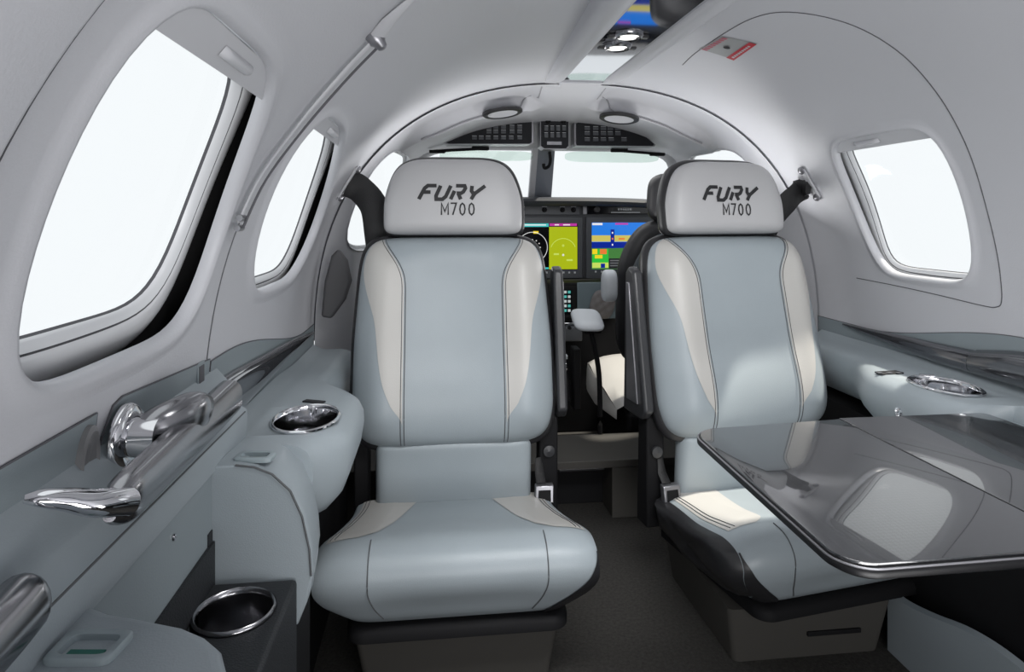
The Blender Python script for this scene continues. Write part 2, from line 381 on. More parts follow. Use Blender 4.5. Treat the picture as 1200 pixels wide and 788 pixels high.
# windshield rim, centre post and panes
def Bpt(v, k, dy=0):
    b = sample(PB, LB, v); c = (XC, .94); x, z = lerp(c[0], b[0], k), lerp(c[1], b[1], k)
    yb = 2.30+(1.105-z)*1.7 if b[1] > .86 else 2.72
    return Vector((x, yb+dy, z))
mb = MB(); V = frange(.2, .8, 60)
mb.loops([[SCk(1, v) for v in V], [Bpt(v, .985, .004) for v in V], [Bpt(v, .965, .02) for v in V], [Bpt(v, .962, .05) for v in V]], close=False)
struct(mb.build('trim_1', LINER), 'pale rim around the windshield', 'trim')
for n, sgn, lab in ((6, -1, 'left windshield pane ahead of the pilot seat'), (7, 1, 'right windshield pane ahead of the copilot seat')):
    root = thing('window_%d' % n, lab, 'window', (XC+sgn*.2, 2.6, .92)); root['kind'] = 'structure'
    mb = MB(); vv = frange(.5, .2, 30) if sgn < 0 else frange(.5, .8, 30)
    q = [Bpt(v, .97, .04) for v in vv]; low = [Vector((p.x, 2.30+(1.105-.90)*1.7+.04, .90)) for p in q]
    mb.loops([q, low], close=False); mb.build('pane', GLASS, root)
mb = MB()
for (xa, xb, m) in ((622, 629, 1), (629, 649, 0)):
    a0, a1 = atY(xa+2, 172, 2.30), atY(xb+2, 172, 2.30); b0, b1 = atY(xa-3, 236, 2.58), atY(xb-3, 236, 2.58)
    mb.prism([a0, a1, b1, b0], (0, .03, .0), m)
post = mb.build('trim_2', [mat('post_grey', (.22, .24, .28), .35), LINER], smooth=False, bevel=.003); struct(post, 'grey centre post between the windshield panes', 'trim')
# seam arches and panel grooves
def wall_line(S, pts, r=.0014, off=-.0003, n=6):
    c = catmull([(p[0], p[1], 0) for p in pts], n); return MB().tube([S(p.x, p.y, off) for p in c], r, 6)
mb = MB(); mb.add(MB().tube([SL(YA, s, -.002) for s in frange(zs(.56), STOT, 50)]+[SR(YA, s, -.002) for s in frange(STOT, zs(.56), 50)], .0022, 6))
struct(mb.build('trim_3', SEAM), 'dark seam arch where cabin liner meets cockpit liner', 'trim')
def wl_px(S, pix, **k): return wall_line(S, [onwall(*p)[1:3] for p in pix], **k)
mb = wl_px(SR, [(800, 76), (815, 62), (850, 38), (885, 20), (925, 14), (990, 26), (1050, 58), (1095, 105), (1130, 165), (1155, 240), (1172, 320), (1174, 352), (1168, 360), (1150, 358), (1100, 346), (1050, 335), (1004, 326)], r=.0009)
struct(mb.build('trim_4', SEAM), 'thin rounded seam of the emergency exit hatch around the right window', 'trim')
mb = MB().tube([SL(.835, s, .0) for s in frange(zs(.60), zs(.86), 20)], .0012, 6)
struct(mb.build('trim_5', SEAM), 'thin vertical seam on the left wall between the two windows', 'trim')
# wainscot panels (blue grey) on the side walls
def wainscot(S, y0, y1, s0, sfun, off=-.0022):
    mb = MB(); n = max(10, int(abs(y1-y0)/.015))
    mb.grid(lambda a, b: S(lerp(y0, y1, a), lerp(s0, sfun(lerp(y0, y1, a)), b), off), n, 14)
    mb.grid(lambda a, b: S(lerp(y0, y1, a), sfun(lerp(y0, y1, a)), lerp(off, .002, b)), n, 2)
    top_ = [S(yy, sfun(yy), off*.6) for yy in frange(y0, y1, n)]
    mb.tube([S(y0, lerp(s0, sfun(y0), q_/8), off*.6) for q_ in range(8)]+top_+[S(y1, lerp(s0, sfun(y1), q_/8), off*.6) for q_ in range(7, -1, -1)], .0011, 6, 1)
    for yy in (y0, y1): mb.grid(lambda a, b: S(yy, lerp(s0, sfun(yy), a), lerp(off, .002, b)), 10, 2)
    return mb
mb = wainscot(SL, .585, .842, zs(.53), lambda y: zs(lerp(.690, .672, (y-.585)/.257)) - .03*max(0, (.61-y)/.025)**2)
struct(mb.build('trim_6', [BLUED, SEAM], angle=50), 'blue grey lower door panel on the left wall behind the chrome lever', 'trim')
mb = wainscot(SL, -.3, .572, zs(.53), lambda y: zs(.686))
struct(mb.build('trim_7', [BLUED, SEAM], angle=50), 'blue grey lower wall panel at the far left nearest the viewer', 'trim')
mb = wainscot(SL, .848, 1.54, zs(.53), lambda y: zs(lerp(.668, .60, smooth01((y-.9)/.55))))
struct(mb.build('trim_8', [BLUED, SEAM], angle=50), 'blue grey lower wall panel left of the left seat', 'trim')
mb = wainscot(SR, -.3, 1.54, zs(.50), lambda y: zs(lerp(.650, .598, smooth01((y-.95)/.4))))
struct(mb.build('trim_9', [BLUED, SEAM], angle=50), 'blue grey lower wall panel below the right window', 'trim')
# ================================================================ OVERHEAD CONSOLE
def zcrown(x, y=1.5): return ZC+TOP*(1-(abs(x)/HW)**RN)**(1/RN)-.045*max(0, 1.5-y)
oc = thing('overhead_console', 'long ceiling console with glossy mirror strip between pale rails', 'console', (0, 1.5, 1.17))
XO = lambda y: lerp(-.022, .003, (y-.9)/.6)
for sg in (-1, 1):
    mb = MB()
    sec = [(.092, 0.05), (.090, 0.004), (.086, -.006), (.074, -.012), (.060, -.012), (.052, -.009), (.049, -.002), (.049, .004)]
    mb.loops([[Vector((XO(y)+sg*a, y, zcrown(.09, y)+(b if b > 0 else b*(1-smooth01((y-1.44)/.11))))) for a, b in sec] for y in frange(-.7, 1.3, 16)+frange(1.34, 1.552, 10)], close=False)
    mb.build('console_rail', LINER, oc, angle=50)
mb = MB().loops([[Vector((XO(y)+a, y, zcrown(.05, y)-.005)) for a in (-.0495, 0, .0495)] for y in frange(-.7, 1.50, 24)], close=False)
mb.build('mirror_panel', mat('mirror_strip', (.62, .63, .66), .04, 1), oc)
mb = MB().box((XO(1.5)-.05, 1.50, 1.170), (XO(1.5)+.05, 1.545, 1.182)); mb.build('console_end', LINER, oc, bevel=.003)
for (px, py) in ((736, 41), (723, 54)):
    p = atZ(px, py, zcrown(.05, 1.07)-.007)
    lt = MB().lathe(p, X, Y_, -Z, [(.026, -.002), (.026, .003), (.022, .006), (.018, .004)], 28).build('reading_light', SATIN, oc)
    MB().lathe(p, X, Y_, -Z, [(.018, .004), (.010, .006), (.0005, .0065)], 24).build('lens', E_LAMP, lt)
    MB().obox(p+Vector((.0, 0, -.003)), X, Y_, Z, .034, .006, .002).build('clip', RUBBER, lt, bevel=.001)
# placard on the exit hatch
def wallframe(px, py):
    sd, y, s, p = onwall(px, py); S = SR if sd > 0 else SL
    U = Y_.copy(); V = (S(y, s+.01)-S(y, s-.01)).normalized(); N = (S(y, s, -1)-S(y, s, 0)).normalized()
    return S, y, s, U, V, N, p
cn = [onwall(*q) for q in ((819, 57), (846, 42), (887, 51), (860, 70))]
def quadp(a, b, off=-.0015):   # a along 0-3 , b along 0-1
    yy = lerp(lerp(cn[0][1], cn[1][1], b), lerp(cn[3][1], cn[2][1], b), a); ss = lerp(lerp(cn[0][2], cn[1][2], b), lerp(cn[3][2], cn[2][2], b), a)
    return SR(yy, ss, off)
pl = thing('warning_placard', 'small red and grey rectangular exit placard on the curved ceiling', 'sign', quadp(.5, .5))
MB().grid(lambda a, b: quadp(a, b, -.001), 8, 6).build('plate', SILP, pl)
mb = MB().grid(lambda a, b: quadp(lerp(.78, 1.0, a), b, -.0018), 4, 8, 0)
for k in range(9):
    mb.grid(lambda a, b: quadp(lerp(.86, .93, a), lerp(.12+k*.085, .12+k*.085+.06, b), -.0024), 1, 1, 1)
mb.build('red_bar', [REDP, WHITEP], pl)
mb = MB()
for k in range(8):
    mb.grid(lambda a, b: quadp(lerp(.05, .20, a), lerp(.04+k*.12, .04+k*.12+.08, b), -.0018), 1, 1, 0)
mb.build('faded_lettering', PINKP, pl)
c = quadp(.47, .52, -.003); MB().disc(c, (quadp(.6, .5)-quadp(.4, .5)).normalized(), (quadp(.5, .6)-quadp(.5, .4)).normalized(), .0065).build('keyhole', INK, pl)
# ================================================================ SUPPORT BAR on left wall
sb = thing('support_cable', 'slim grey support strap along the left wall arch ending in a steel bolt', 'strap', onwall(272, 262)[3])
A = [onwall(*p) for p in ((272, 258), (300, 200), (345, 140), (395, 82), (433, 42))]
pts = catmull([SL(a[1], a[2], -.008) for a in A], 6)
MB().tube(pts, .0042, 10, flat=.5).build('strap', SHADEM, sb)
MB().tube([p+Vector((.004, .003, -.007)) for p in pts], .0016, 6).build('cable', SEAM, sb)
pe = onwall(437, 40); q = SL(pe[1], pe[2], -.012); Np = (SL(pe[1], pe[2], -1)-SL(pe[1], pe[2], 0)).normalized(); Vp = Np.cross(Y_).normalized()
MB().lathe(q, Vp, Y_, Np, [(.011, -.012), (.011, -.002), (.008, .002), (.006, .008), (.003, .010), (.0005, .010)], 20).build('bolt', STEEL, sb)
MB().tube([SL(a[1], a[2], -.006) for a in (onwall(*p) for p in ((437, 40), (452, 20), (470, 2), (486, -12)))], [.010, .009, .006, .004], 10, flat=.5).build('end_bracket', SHADEM, sb)
mb = MB()
for p in ((274, 252), (271, 264)):
    a = onwall(*p); mb.tube([SL(a[1]-.010, a[2], -.010), SL(a[1]+.010, a[2], -.010)], .004, 8)
mb.build('lower_clip', STEEL, sb)
# ================================================================ SIDE CONSOLES (left)
def extr(profile_at, ys, mb=None, m=0, caps=True):        # profile_at(y) -> [(x,z)]
    mb = mb or MB(); L = [[Vector((x, y, z)) for x, z in profile_at(y)] for y in ys]
    mb.loops(L, m, close=True, caps=(caps, caps)); return mb
lc = thing('side_console', 'near left blue grey armrest console with cut out cup pocket', 'console', (-.55, .5, FLOOR))
ZT = .57
# sill: slim step along the wall
mb = extr(lambda y: [(-.625, .655), (-.612, .64), (-.600, .615), (-.592, .603), (-.587, .600), (-.586, .592), (-.587, .565), (-.625, .565)], frange(-.3, .87, 20))
so_ = mb.build('sill', BLUE, lc, angle=50)
MB().tube([(-.5865, -.3, .5985), (-.5865, .862, .5985)], .0010, 6).build('sill_seam', THREAD, so_)
MB().box((-.60, .752, FLOOR+.001), (-.505, .862, .384)).build('lower_panel', DARK, lc)
plan = [(-.595, .505), (-.587, .497), (-.57, .487), (-.55, .480), (-.512, .465), (-.492, .452), (-.478, .438), (-.467, .415), (-.460, .385), (-.458, .35), (-.457, .2), (-.457, -.3), (-.622, -.3), (-.622, .505)]
mb = MB().prism([(x, y, ZT-.40) for x, y in plan], (0, 0, .40)); mb.build('armrest_rear', BLUE, lc, bevel=.009, segs=4, angle=50)
def shoulder(y):
    k = smooth01((y-.78)/.09)*.010
    P = [(-.622, ZT), (-.565, ZT), (-.545, ZT-.003), (-.525, ZT-.012), (-.505, ZT-.032), (-.492, ZT-.062), (-.484, ZT-.10), (-.482, ZT-.13), (-.487, .41), (-.497, .385), (-.622, .385)]
    return [(x-(k if x > -.6 else 0), z-k*.6) for x, z in P]
mb = extr(shoulder, [.752, .754, .77, .79, .81, .83, .845, .855, .862]); mb.build('armrest_front', BLUE, lc, bevel=.003, segs=2, angle=35)
MB().box((-.5945, .50, .485), (-.5905, .751, ZT-.001)).build('pocket_lining', BLUED, lc)
MB().tube([(-.5935, .505, ZT+.0005), (-.5935, .748, ZT+.0005)], .0012, 6).build('piping', THREAD, lc)
MB().tube([(x, .7515, z+.0008) for x, z in shoulder(.752)[1:8]], .0012, 6).build('piping', THREAD, lc)
TZ = .44
tr = MB().box((-.59, .45, FLOOR+.001), (-.497, .750, TZ)).build('storage_tray', TRAYM, lc, bevel=.004)
MB().box((-.59, .45, TZ-.01), (-.5865, .7505, .487)).build('tray_back', TRAYM, lc)
MB().box((-.612, .738, TZ-.01), (-.589, .7505, .50)).build('tray_corner', TRAYM, lc)
cp = atZ(270, 716, TZ+.002); cp.x = max(cp.x, -.548)
def cup(parent, c, R=.034, depth=.05, mats=CHROME, ell=1.0):
    cu = MB().lathe(c, X, Y_, Z, [(R, -.0005), (R, .002), (R*.95, .0035), (R*.90, .002), (R*.88, -.004), (R*.86, -depth), (R*.5, -depth-.003), (.0006, -depth-.003)], 44, ell=ell).build('cup_holder', mats, parent, angle=60)
    return cu
# cutting the tray: ring + well
cut = MB().lathe(Vector((cp.x, cp.y, TZ)), X, Y_, Z, [(.038, .02), (.038, -.055)], 40, caps=(True, True)).build('well_cutter', TRAYM)
def boolean_apply(o, cutter):
    md = o.modifiers.new('c', 'BOOLEAN'); md.object = cutter; md.operation = 'DIFFERENCE'; md.solver = 'EXACT'
    o.modifiers.move(len(o.modifiers)-1, 0)
    dg = bpy.context.evaluated_depsgraph_get(); dg.update(); bev = [m for m in o.modifiers if m.type != 'BOOLEAN']
    for m in bev: m.show_viewport = False
    dg = bpy.context.evaluated_depsgraph_get(); dg.update()
    me = bpy.data.meshes.new_from_object(o.evaluated_get(dg)); o.data = me; o.modifiers.remove(md)
    for m in bev: m.show_viewport = True
def cut_many(o, cutters):
    for c in cutters: boolean_apply(o, c)
    for c in cutters:
        if c.name in bpy.data.objects: pass
cut_many(tr, [cut]); bpy.data.objects.remove(cut)
cup(tr, Vector((cp.x, cp.y, TZ+.001)), .041, .046, SATIN)
for (px, py, xx) in ((204, 630, -.5900), (210, 693, None)):
    p = atX(px, py, xx) if xx else atZ(px, py, TZ+.001)
    n = X if xx else Z; U = Y_ if xx else X; V = Z if xx else Y_
    MB().lathe(p, U, V, n, [(.0035, 0), (.003, .0015), (.0005, .002)], 14).build('screw', CHROME, lc)
def outlet(parent, c, rot, w=.022, h=.013, green=False):
    U = Vector((math.cos(rot), math.sin(rot), 0)); V = Z.cross(U)
    def rr(k, g, z): return [c+U*(math.copysign(abs(math.cos(a))**.35, math.cos(a))*(w*g+k))+V*(math.copysign(abs(math.sin(a))**.35, math.sin(a))*(h*g+k))+Z*z for a in [2*pi*i/32+.1 for i in range(32)]]
    o = MB().loops([rr(.006, 1, -.001), rr(.006, 1, .003), rr(.0045, 1, .0045), rr(0, 1, .004), rr(-.001, 1, -.002)], caps=(True, False)).build('outlet', mat('outlet_grey', (.27, .32, .34), .45), parent, angle=50)
    MB().loops([rr(-.001, 1, .0), rr(-.002, .95, -.0002)], caps=(False, True)).build('socket', mat('socket_dark', (.14, .17, .17), .5), o)
    if green: MB().obox(c-V*(h*.45)+Z*.0006, U, V, Z, w*.72, h*.35, .0004).build('contact', GREENP, o)
outlet(lc, atZ(105, 762, ZT), -.12, .016, .010, True)
outlet(lc, atZ(299, 537, ZT-.001), -.12, .016, .007)
# chrome rounded end of a second handle at the lower left
ch = thing('chrome_handle_end', 'rounded chrome handle end at the lower left edge of the wall sill', 'handle', (-.60, .35, .60))
pts = [(-.592, .432, .612), (-.591, .424, .612), (-.590, .40, .610), (-.589, .35, .608), (-.588, .25, .605), (-.588, .1, .605)]
MB().tube(catmull(pts, 5), [.004, .008, .011, .0135, .015]+[.016]*21, 20, flat=1.25).build('grip', SATIN, ch)
MB().tube([(-.608, .40, .62), (-.608, .2, .615)], .010, 14).build('backing', CHROME, ch)
# forward left ledge
def ledge_profile(side, y, xin, zt=.555, lip=1.0):
    P = [(.625, zt+.012), (.612, zt+.004), (.60, zt), (xin+.035, zt), (xin+.020, zt-.003), (xin+.008, zt-.011), (xin+.001, zt-.026), (xin, zt-.045), (xin+.004*lip, zt-.070), (xin+.014*lip, zt-.095), (min(.60, xin+.03*lip), zt-.112), (.625, zt-.12)]
    return [(side*x, z) for x, z in P]
fl = thing('side_ledge', 'blue grey ledge with cup holder left of the left seat', 'ledge', (-.56, 1.1, .44))
def xinL(y): return lerp(.500, .460, smooth01((y-.86)/.07)) + .068*smooth01((y-1.08)/.14)
ys = frange(.858, 1.52, 34)
ledgeL = extr(lambda y: ledge_profile(-1, y, xinL(y), .555-.010*smooth01((y-1.15)/.2)), ys).build('ledge_top', BLUE, fl, angle=50)
cL = atZ(362, 491, .5555); c1 = MB().lathe(Vector((cL.x-.004, cL.y, .555)), X, Y_, Z, [(.0445, .03), (.0445, -.06)], 40, caps=(True, True), ell=1.42).build('cc', BLUE)
cut_many(ledgeL, [c1]); bpy.data.objects.remove(c1)
cup(fl, Vector((cL.x-.004, cL.y, .556)), .048, .055, CHROME, 1.42)
MB().obox(atZ(368, 471, .556), (X*.9+Y_*-.4).normalized(), (Y_*.9+X*.4).normalized(), Z, .018, .006, .0015).build('control_pad', INK, fl, bevel=.001)
MB().box((-.625, .86, FLOOR+.001), (-.55, 1.52, .434)).build('lower_panel', DARK, fl)
# right ledge
rl = thing('side_ledge', 'blue grey ledge with cup holder right of the right seat', 'ledge', (.56, 1.1, .44))
def xinR(y): return .458 + .072*smooth01((y-1.10)/.19) + .04*smooth01((.95-y)/.08)
ys = frange(-.3, 1.52, 70)
ledgeR = extr(lambda y: ledge_profile(1, y, xinR(y), .555, 2.2), ys).build('ledge_top', BLUE, rl, angle=50)
cR = atZ(1105, 453, .5555); c1 = MB().lathe(Vector((cR.x+.004, cR.y, .555)), X, Y_, Z, [(.0445, .03), (.0445, -.06)], 40, caps=(True, True), ell=1.42).build('cc', BLUE)
c2 = MB().box((.40, -.4, .530), (.555, .905, .60)).build('cc2', BLUED)
cut_many(ledgeR, [c1, c2]); bpy.data.objects.remove(c1); bpy.data.objects.remove(c2)
cup(rl, Vector((cR.x+.004, cR.y, .556)), .048, .055, CHROME, 1.42)
tg = atZ(1086, 441, .5575); MB().tube([tg+Vector((-.010, .006, 0)), tg, tg+Vector((.010, -.006, .001))], .0050, 12, flat=.7).build('cup_clip', SATIN, rl)
MB().obox(atZ(1042, 437, .556), (X*.95+Y_*.1).normalized(), (Y_*.95-X*.1).normalized(), Z, .024, .010, .0015).build('control_pad', INK, rl, bevel=.001)
for k in range(3): MB().obox(atZ(1031+k*11, 437, .558), X, Y_, Z, .0045, .0035, .0005).build('button', STEEL, rl)
p = atY(1058, 480, 1.07); p = Vector((.459, 1.03, .510))
MB().lathe(p, Y_, Z, -X, [(.009, -.002), (.009, .003), (.006, .004), (.005, .001), (.0005, .001)], 22).build('latch_ring', CHROME, rl)
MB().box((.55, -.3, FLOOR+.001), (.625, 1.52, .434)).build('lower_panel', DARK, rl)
# blue knee panel under the table
kp = MB(); cpts = catmull([atX(1040, 693, .46), atX(1060, 708, .46), atX(1090, 723, .46), atX(1125, 737, .46), atX(1160, 757, .46), atX(1200, 787, .46), atX(1280, 850, .46), atX(1500, 1000, .46)], 6)
kp.loops([[p for p in cpts], [p+Vector((.01, 0, .004)) for p in cpts], [Vector((p.x+.01, p.y, FLOOR+.001)) for p in cpts], [Vector((p.x, p.y, FLOOR+.001)) for p in cpts]], close=False)
q = kp; o = MB().loops([[p for p in cpts], [Vector((p.x, p.y, FLOOR+.001)) for p in cpts]], close=False).add(q)
tag(o.build('knee_panel', BLUE), 'pale blue curved knee panel on the floor under the table', 'panel')
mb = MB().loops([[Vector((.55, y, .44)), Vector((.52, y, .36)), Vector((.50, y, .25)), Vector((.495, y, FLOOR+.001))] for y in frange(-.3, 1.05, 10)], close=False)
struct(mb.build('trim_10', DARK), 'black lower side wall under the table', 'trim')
# ---------------------------------------------------------------- glossy wall strips
def strip(side, stations):      # (y, z_top, z_bot, bulge)
    mb = MB(); st = catmull([(a, b, c) for a, b, c, d in stations], 6); bl = catmull([(d, 0, 0) for a, b, c, d in stations], 6)
    L = []
    for p, d in zip(st, bl):
        y, zt, zb = p; b = d.x
        L.append([Vector((side*(.627-b*(1-(2*t-1)**2)**.6-.004), y, lerp(zb, zt, t))) for t in frange(0, 1, 10)])
    return mb.loops(L, close=False)
mb = strip(-1, [(.858, .638, .572, .022), (.95, .634, .574, .020), (1.1, .624, .580, .018), (1.3, .610, .584, .012), (1.5, .590, .586, .004)])
struct(mb.build('trim_11', PIANO, angle=60), 'glossy tapering trim strip on the left wall', 'trim')
mb = strip(1, [(1.43, .597, .593, .003), (1.30, .602, .580, .010), (1.15, .606, .568, .016), (1.05, .610, .566, .020)])
struct(mb.build('trim_12', PIANO, angle=60), 'glossy tapering trim strip on the right wall', 'trim')
mb = strip(1, [(1.048, .612, .566, .021), (.95, .628, .566, .030), (.8, .635, .566, .034), (.5, .64, .566, .034), (.0, .64, .566, .034)])
struct(mb.build('trim_13', mat('dark_gloss', (.10, .105, .115), .1, .5, coat=.5), angle=60), 'dark glossy rail continuing the right wall trim above the table', 'trim')
# ================================================================ DOOR HANDLE
dh = thing('door_handle', 'large chrome lever handle on the blue grey door panel', 'handle', (-.62, .68, .62))
def ovalbar(pts, ru, rv, seg=20):
    pts = [Vector(p) for p in pts]; L = []
    for i, p in enumerate(pts):
        t = (pts[min(i+1, len(pts)-1)]-pts[max(i-1, 0)]).normalized(); a = t.cross(Z).normalized(); b = a.cross(t)
        L.append([p+a*(ru[i]*math.copysign(abs(math.cos(w))**.8, math.cos(w)))+b*(rv[i]*math.copysign(abs(math.sin(w))**.8, math.sin(w))) for w in [2*pi*k/seg for k in range(seg)]])
    return MB().loops(L, caps=(True, True))
def pathr(P, R, n=6): return catmull(P, n), [max(.002, v.x) for v in catmull([(r, 0, 0) for r in R], n)]
P = [atX(268, 466, -.588), atX(235, 498, -.580), atX(200, 532, -.572), atX(165, 566, -.566), atX(142, 588, -.562), atX(128, 602, -.560)]
a, r = pathr(P, [.021, .020, .019, .018, .016, .006])
ovalbar(a, [q*.75 for q in r], r).build('grip', SATIN, dh, angle=60)
P = [atX(138, 588, -.562), atX(112, 590, -.567), atX(80, 586, -.578), atX(50, 584, -.588), atX(28, 585, -.596)]
a, r = pathr(P, [.013, .011, .0085, .0065, .003]); ovalbar(a, [q*1.3 for q in r], [q*.8 for q in r]).build('lever_tip', CHROME, dh, angle=60)
ce = atX(146, 513, -.616)
MB().lathe(ce, Y_, Z, X, [(.030, 0), (.030, .004), (.027, .007), (.020, .009), (.0175, .009), (.0165, .020), (.0165, .030)], 36).build('escutcheon', CHROME, dh, angle=60)
P = [ce+Vector((.014, .004, .0)), ce+Vector((.024, .012, .002)), ce+Vector((.034, .030, .004)), ce+Vector((.040, .055, .006)), ce+Vector((.042, .08, .004))]
a, r = pathr(P, [.018, .021, .022, .019, .010]); ovalbar(a, [q*.8 for q in r], r).build('hub', SATIN, dh, angle=60)
# little pocket and pull slot on the left wall
p0 = onwall(92, 538)
MB().lathe(SL(p0[1], p0[2], -.001), Y_, Z, X, [(.017, 0), (.017, .004), (.014, .005), (.013, .001), (.0005, .001)], 30, ell=1.9)
_V = (SL(.556, zs(.65))-SL(.556, zs(.64))).normalized(); _N = (SL(.556, zs(.65), -1)-SL(.556, zs(.65))).normalized()
tag(MB().lathe(SL(.558, zs(.650), -.0045), Y_, _V, _N, [(.014, -.003), (.014, .0025), (.012, .004), (.0105, .002), (.0005, .0015)], 30, ell=2.2).build('wall_pull', [mat('pull_grey', (.20, .20, .205), .35)]), 'oval recessed pull on the left wall left of the chrome lever', 'pull')
ps = onwall(232, 438)
wsn = thing('latch_slot', 'small upright rectangular latch slot on the left wall above the trim', 'latch', SL(ps[1], ps[2], -.004))
MB().obox(SL(ps[1], ps[2], -.003), Y_, Z, X, .011, .014, .0010).build('bezel', BLUED, wsn, bevel=.0006)
MB().obox(SL(ps[1], ps[2], -.0044), Y_, Z, X, .0075, .010, .0004).build('slot', SEAM, wsn)
# ================================================================ TABLE
tb = thing('folding_table', 'glossy carbon weave table folded out at the right wall', 'table', (.26, .70, .55))
TZt = .55
def rpoly(P, R, n=8):            # rounded polygon
    out = []
    for i, p in enumerate(P):
        p = Vector((*p, 0)); a = Vector((*P[i-1], 0)); b = Vector((*P[(i+1) % len(P)], 0)); r = R[i]
        if r == 0: out.append(p); continue
        u = (a-p).normalized(); v = (b-p).normalized(); ang = u.angle(v); d = r/math.tan(ang/2); c = p+(u+v).normalized()*(r/math.sin(ang/2))
        s = p+u*d-c; e = p+v*d-c
        for k in range(n+1):
            w = s.normalized().slerp(e.normalized(), k/n)*s.length
            out.append(c+w)
    return out
def slab(P, R, z0, z1, name, m, parent, ch=.5):
    lp = rpoly(P, R); L = []
    c = sum(lp, Vector())/len(lp)
    def off(k, z):
        n = len(lp); r = []
        for i in range(n):
            t = (lp[(i+1) % n]-lp[i-1]).normalized(); nn = Vector((t.y, -t.x, 0))
            r.append(Vector((lp[i].x+nn.x*k, lp[i].y+nn.y*k, z)))
        return r
    s = 1 if sum((lp[i].x*lp[(i+1) % len(lp)].y-lp[(i+1) % len(lp)].x*lp[i].y) for i in range(len(lp))) > 0 else -1
    h = (z1-z0)
    L = [off(-s*h*ch, z0), off(0, z0+h*.6*ch), off(0, z1-h*.6*ch), off(-s*h*.44*ch, z1-h*.1*ch), off(-s*h*ch, z1)]
    return MB().loops(L, caps=(True, True)).build(name, m, parent, angle=50)
A1, A2 = (.015, .875), (.256, .895); B1, B2 = (.0085, .509), (.256, .5145)
slab([B1, B2, A2, A1], [.035, 0, 0, .045], TZt-.014, TZt-.003, 'edge_band', mat('edge_black', (.008, .008, .009), .35, spec=.3), tb)
slab([(.0125, .515), (.2545, .5195), (.2545, .890), (.019, .870)], [.03, 0, 0, .04], TZt-.004, TZt, 'leaf', CARBON, tb, .1)
MB().tube([Vector((p.x, p.y, TZt-.0035)) for p in rpoly([(.256, .5165), (.009, .511), (.0165, .874), (.256, .894)], [0, .033, .043, 0], 10)], .0011, 8).build('metal_edge', STEEL, tb)
slab([(.2575, .36), (.496, .36), (.496, .895), (.2575, .895)], [0, .01, .01, 0], TZt-.014, TZt, 'inner_leaf', CARBON, tb, .06)
MB().box((.2535, .372, TZt-.006), (.2585, .893, TZt-.0008)).build('hinge_gap', DARK, tb)
MB().box((.27, .56, TZt-.04), (.33, .82, TZt-.014)).build('bracket', DARK, tb)
MB().box((.33, .64, TZt-.05), (.488, .70, TZt-.014)).build('support_arm', DARK, tb)
# ================================================================ SEATS
def pillow(Wf, H, n, front, back, nu=40, nv=44, p=6, q=8, nb=None):
    """returns fn(a in -1..1, v in -1..1, side) -> local (u, v, depth)"""
    def fn(a, v, sd=1):
        N_ = nb if nb and v < 0 else n; w = Wf(v)*(max(0, 1-abs(v)**N_))**(1/N_); e = (max(0, (1-abs(a)**p)*(1-abs(v)**q)))**.5
        d = front(a*w, v*H, a, v)*e if sd > 0 else -back*e
        return (a*w, v*H, d)
    return fn
def ease(i): return math.sin((i-.5)*pi)*.5+.5      # denser near the edges
def frame_map(O, U, V, N): return lambda t: O+U*t[0]+V*t[1]+N*t[2]
def pillow_mesh(fn, M, nu=44, nv=48, m=0):
    mb = MB()
    for sd in (1, -1): mb.grid(lambda i, j: M(fn(2*ease(i)-1, 2*ease(j)-1, sd)), nu, nv, m)
    return mb
STROKES = {   # letter strokes on a 0..1 grid, thick polylines
 'F': [[(0, 0), (.12, .80), (.30, 1), (1.0, 1)], [(.10, .52), (.72, .52)]],
 'U': [[(.05, 1), (.0, .25), (.12, .0), (.62, .0), (.80, .2), (.88, 1)]],
 'R': [[(.0, 0), (.06, .62)], [(.02, 1), (.72, 1), (.86, .82), (.80, .55), (.66, .45), (.30, .45)], [(.42, .45), (.82, 0)]],
 'Y': [[(.05, 1), (.16, .62), (.34, .46), (.52, .46)], [(1.12, 1), (.50, .42), (.38, 0)]],
 'M': [[(0, 0), (0, 1), (.45, .28), (.9, 1), (.9, 0)]],
 '7': [[(0, 1), (.75, 1), (.28, 0)]],
 '0': [[(.35, 0), (.1, .15), (.0, .5), (.1, .85), (.35, 1), (.6, .85), (.7, .5), (.6, .15), (.35, 0)]]}
def letters(word, x0, y0, w, h, gap, th, shear, M2):
    mb = MB(); x = x0
    for chh in word:
        for st in STROKES[chh]:
            P = [Vector((x+px*w+py*h*shear, y0+py*h, 0)) for px, py in st]; n = len(P); Lf = []; Rt = []
            for i in range(n):
                t0 = (P[i]-P[i-1]).normalized() if i > 0 else (P[1]-P[0]).normalized(); t1 = (P[i+1]-P[i]).normalized() if i < n-1 else t0
                if st[0] == st[-1] and i in (0, n-1): t0 = (P[-1]-P[-2]).normalized(); t1 = (P[1]-P[0]).normalized()
                t = (t0+t1).normalized(); nn = Vector((-t.y, t.x, 0)); k = th/2/max(.45, nn.dot(Vector((-t0.y, t0.x, 0))))
                Lf.append(P[i]+nn*k); Rt.append(P[i]-nn*k)
            for i in range(n-1):
                for s in range(4):
                    a, b = s/4, (s+1)/4; q = len(mb.v)
                    for pt in (Lf[i].lerp(Lf[i+1], a), Rt[i].lerp(Rt[i+1], a), Rt[i].lerp(Rt[i+1], b), Lf[i].lerp(Lf[i+1], b)): mb.v.append(M2(pt.x, pt.y))
                    mb.face((q, q+1, q+2, q+3))
        x += w+gap
    return mb
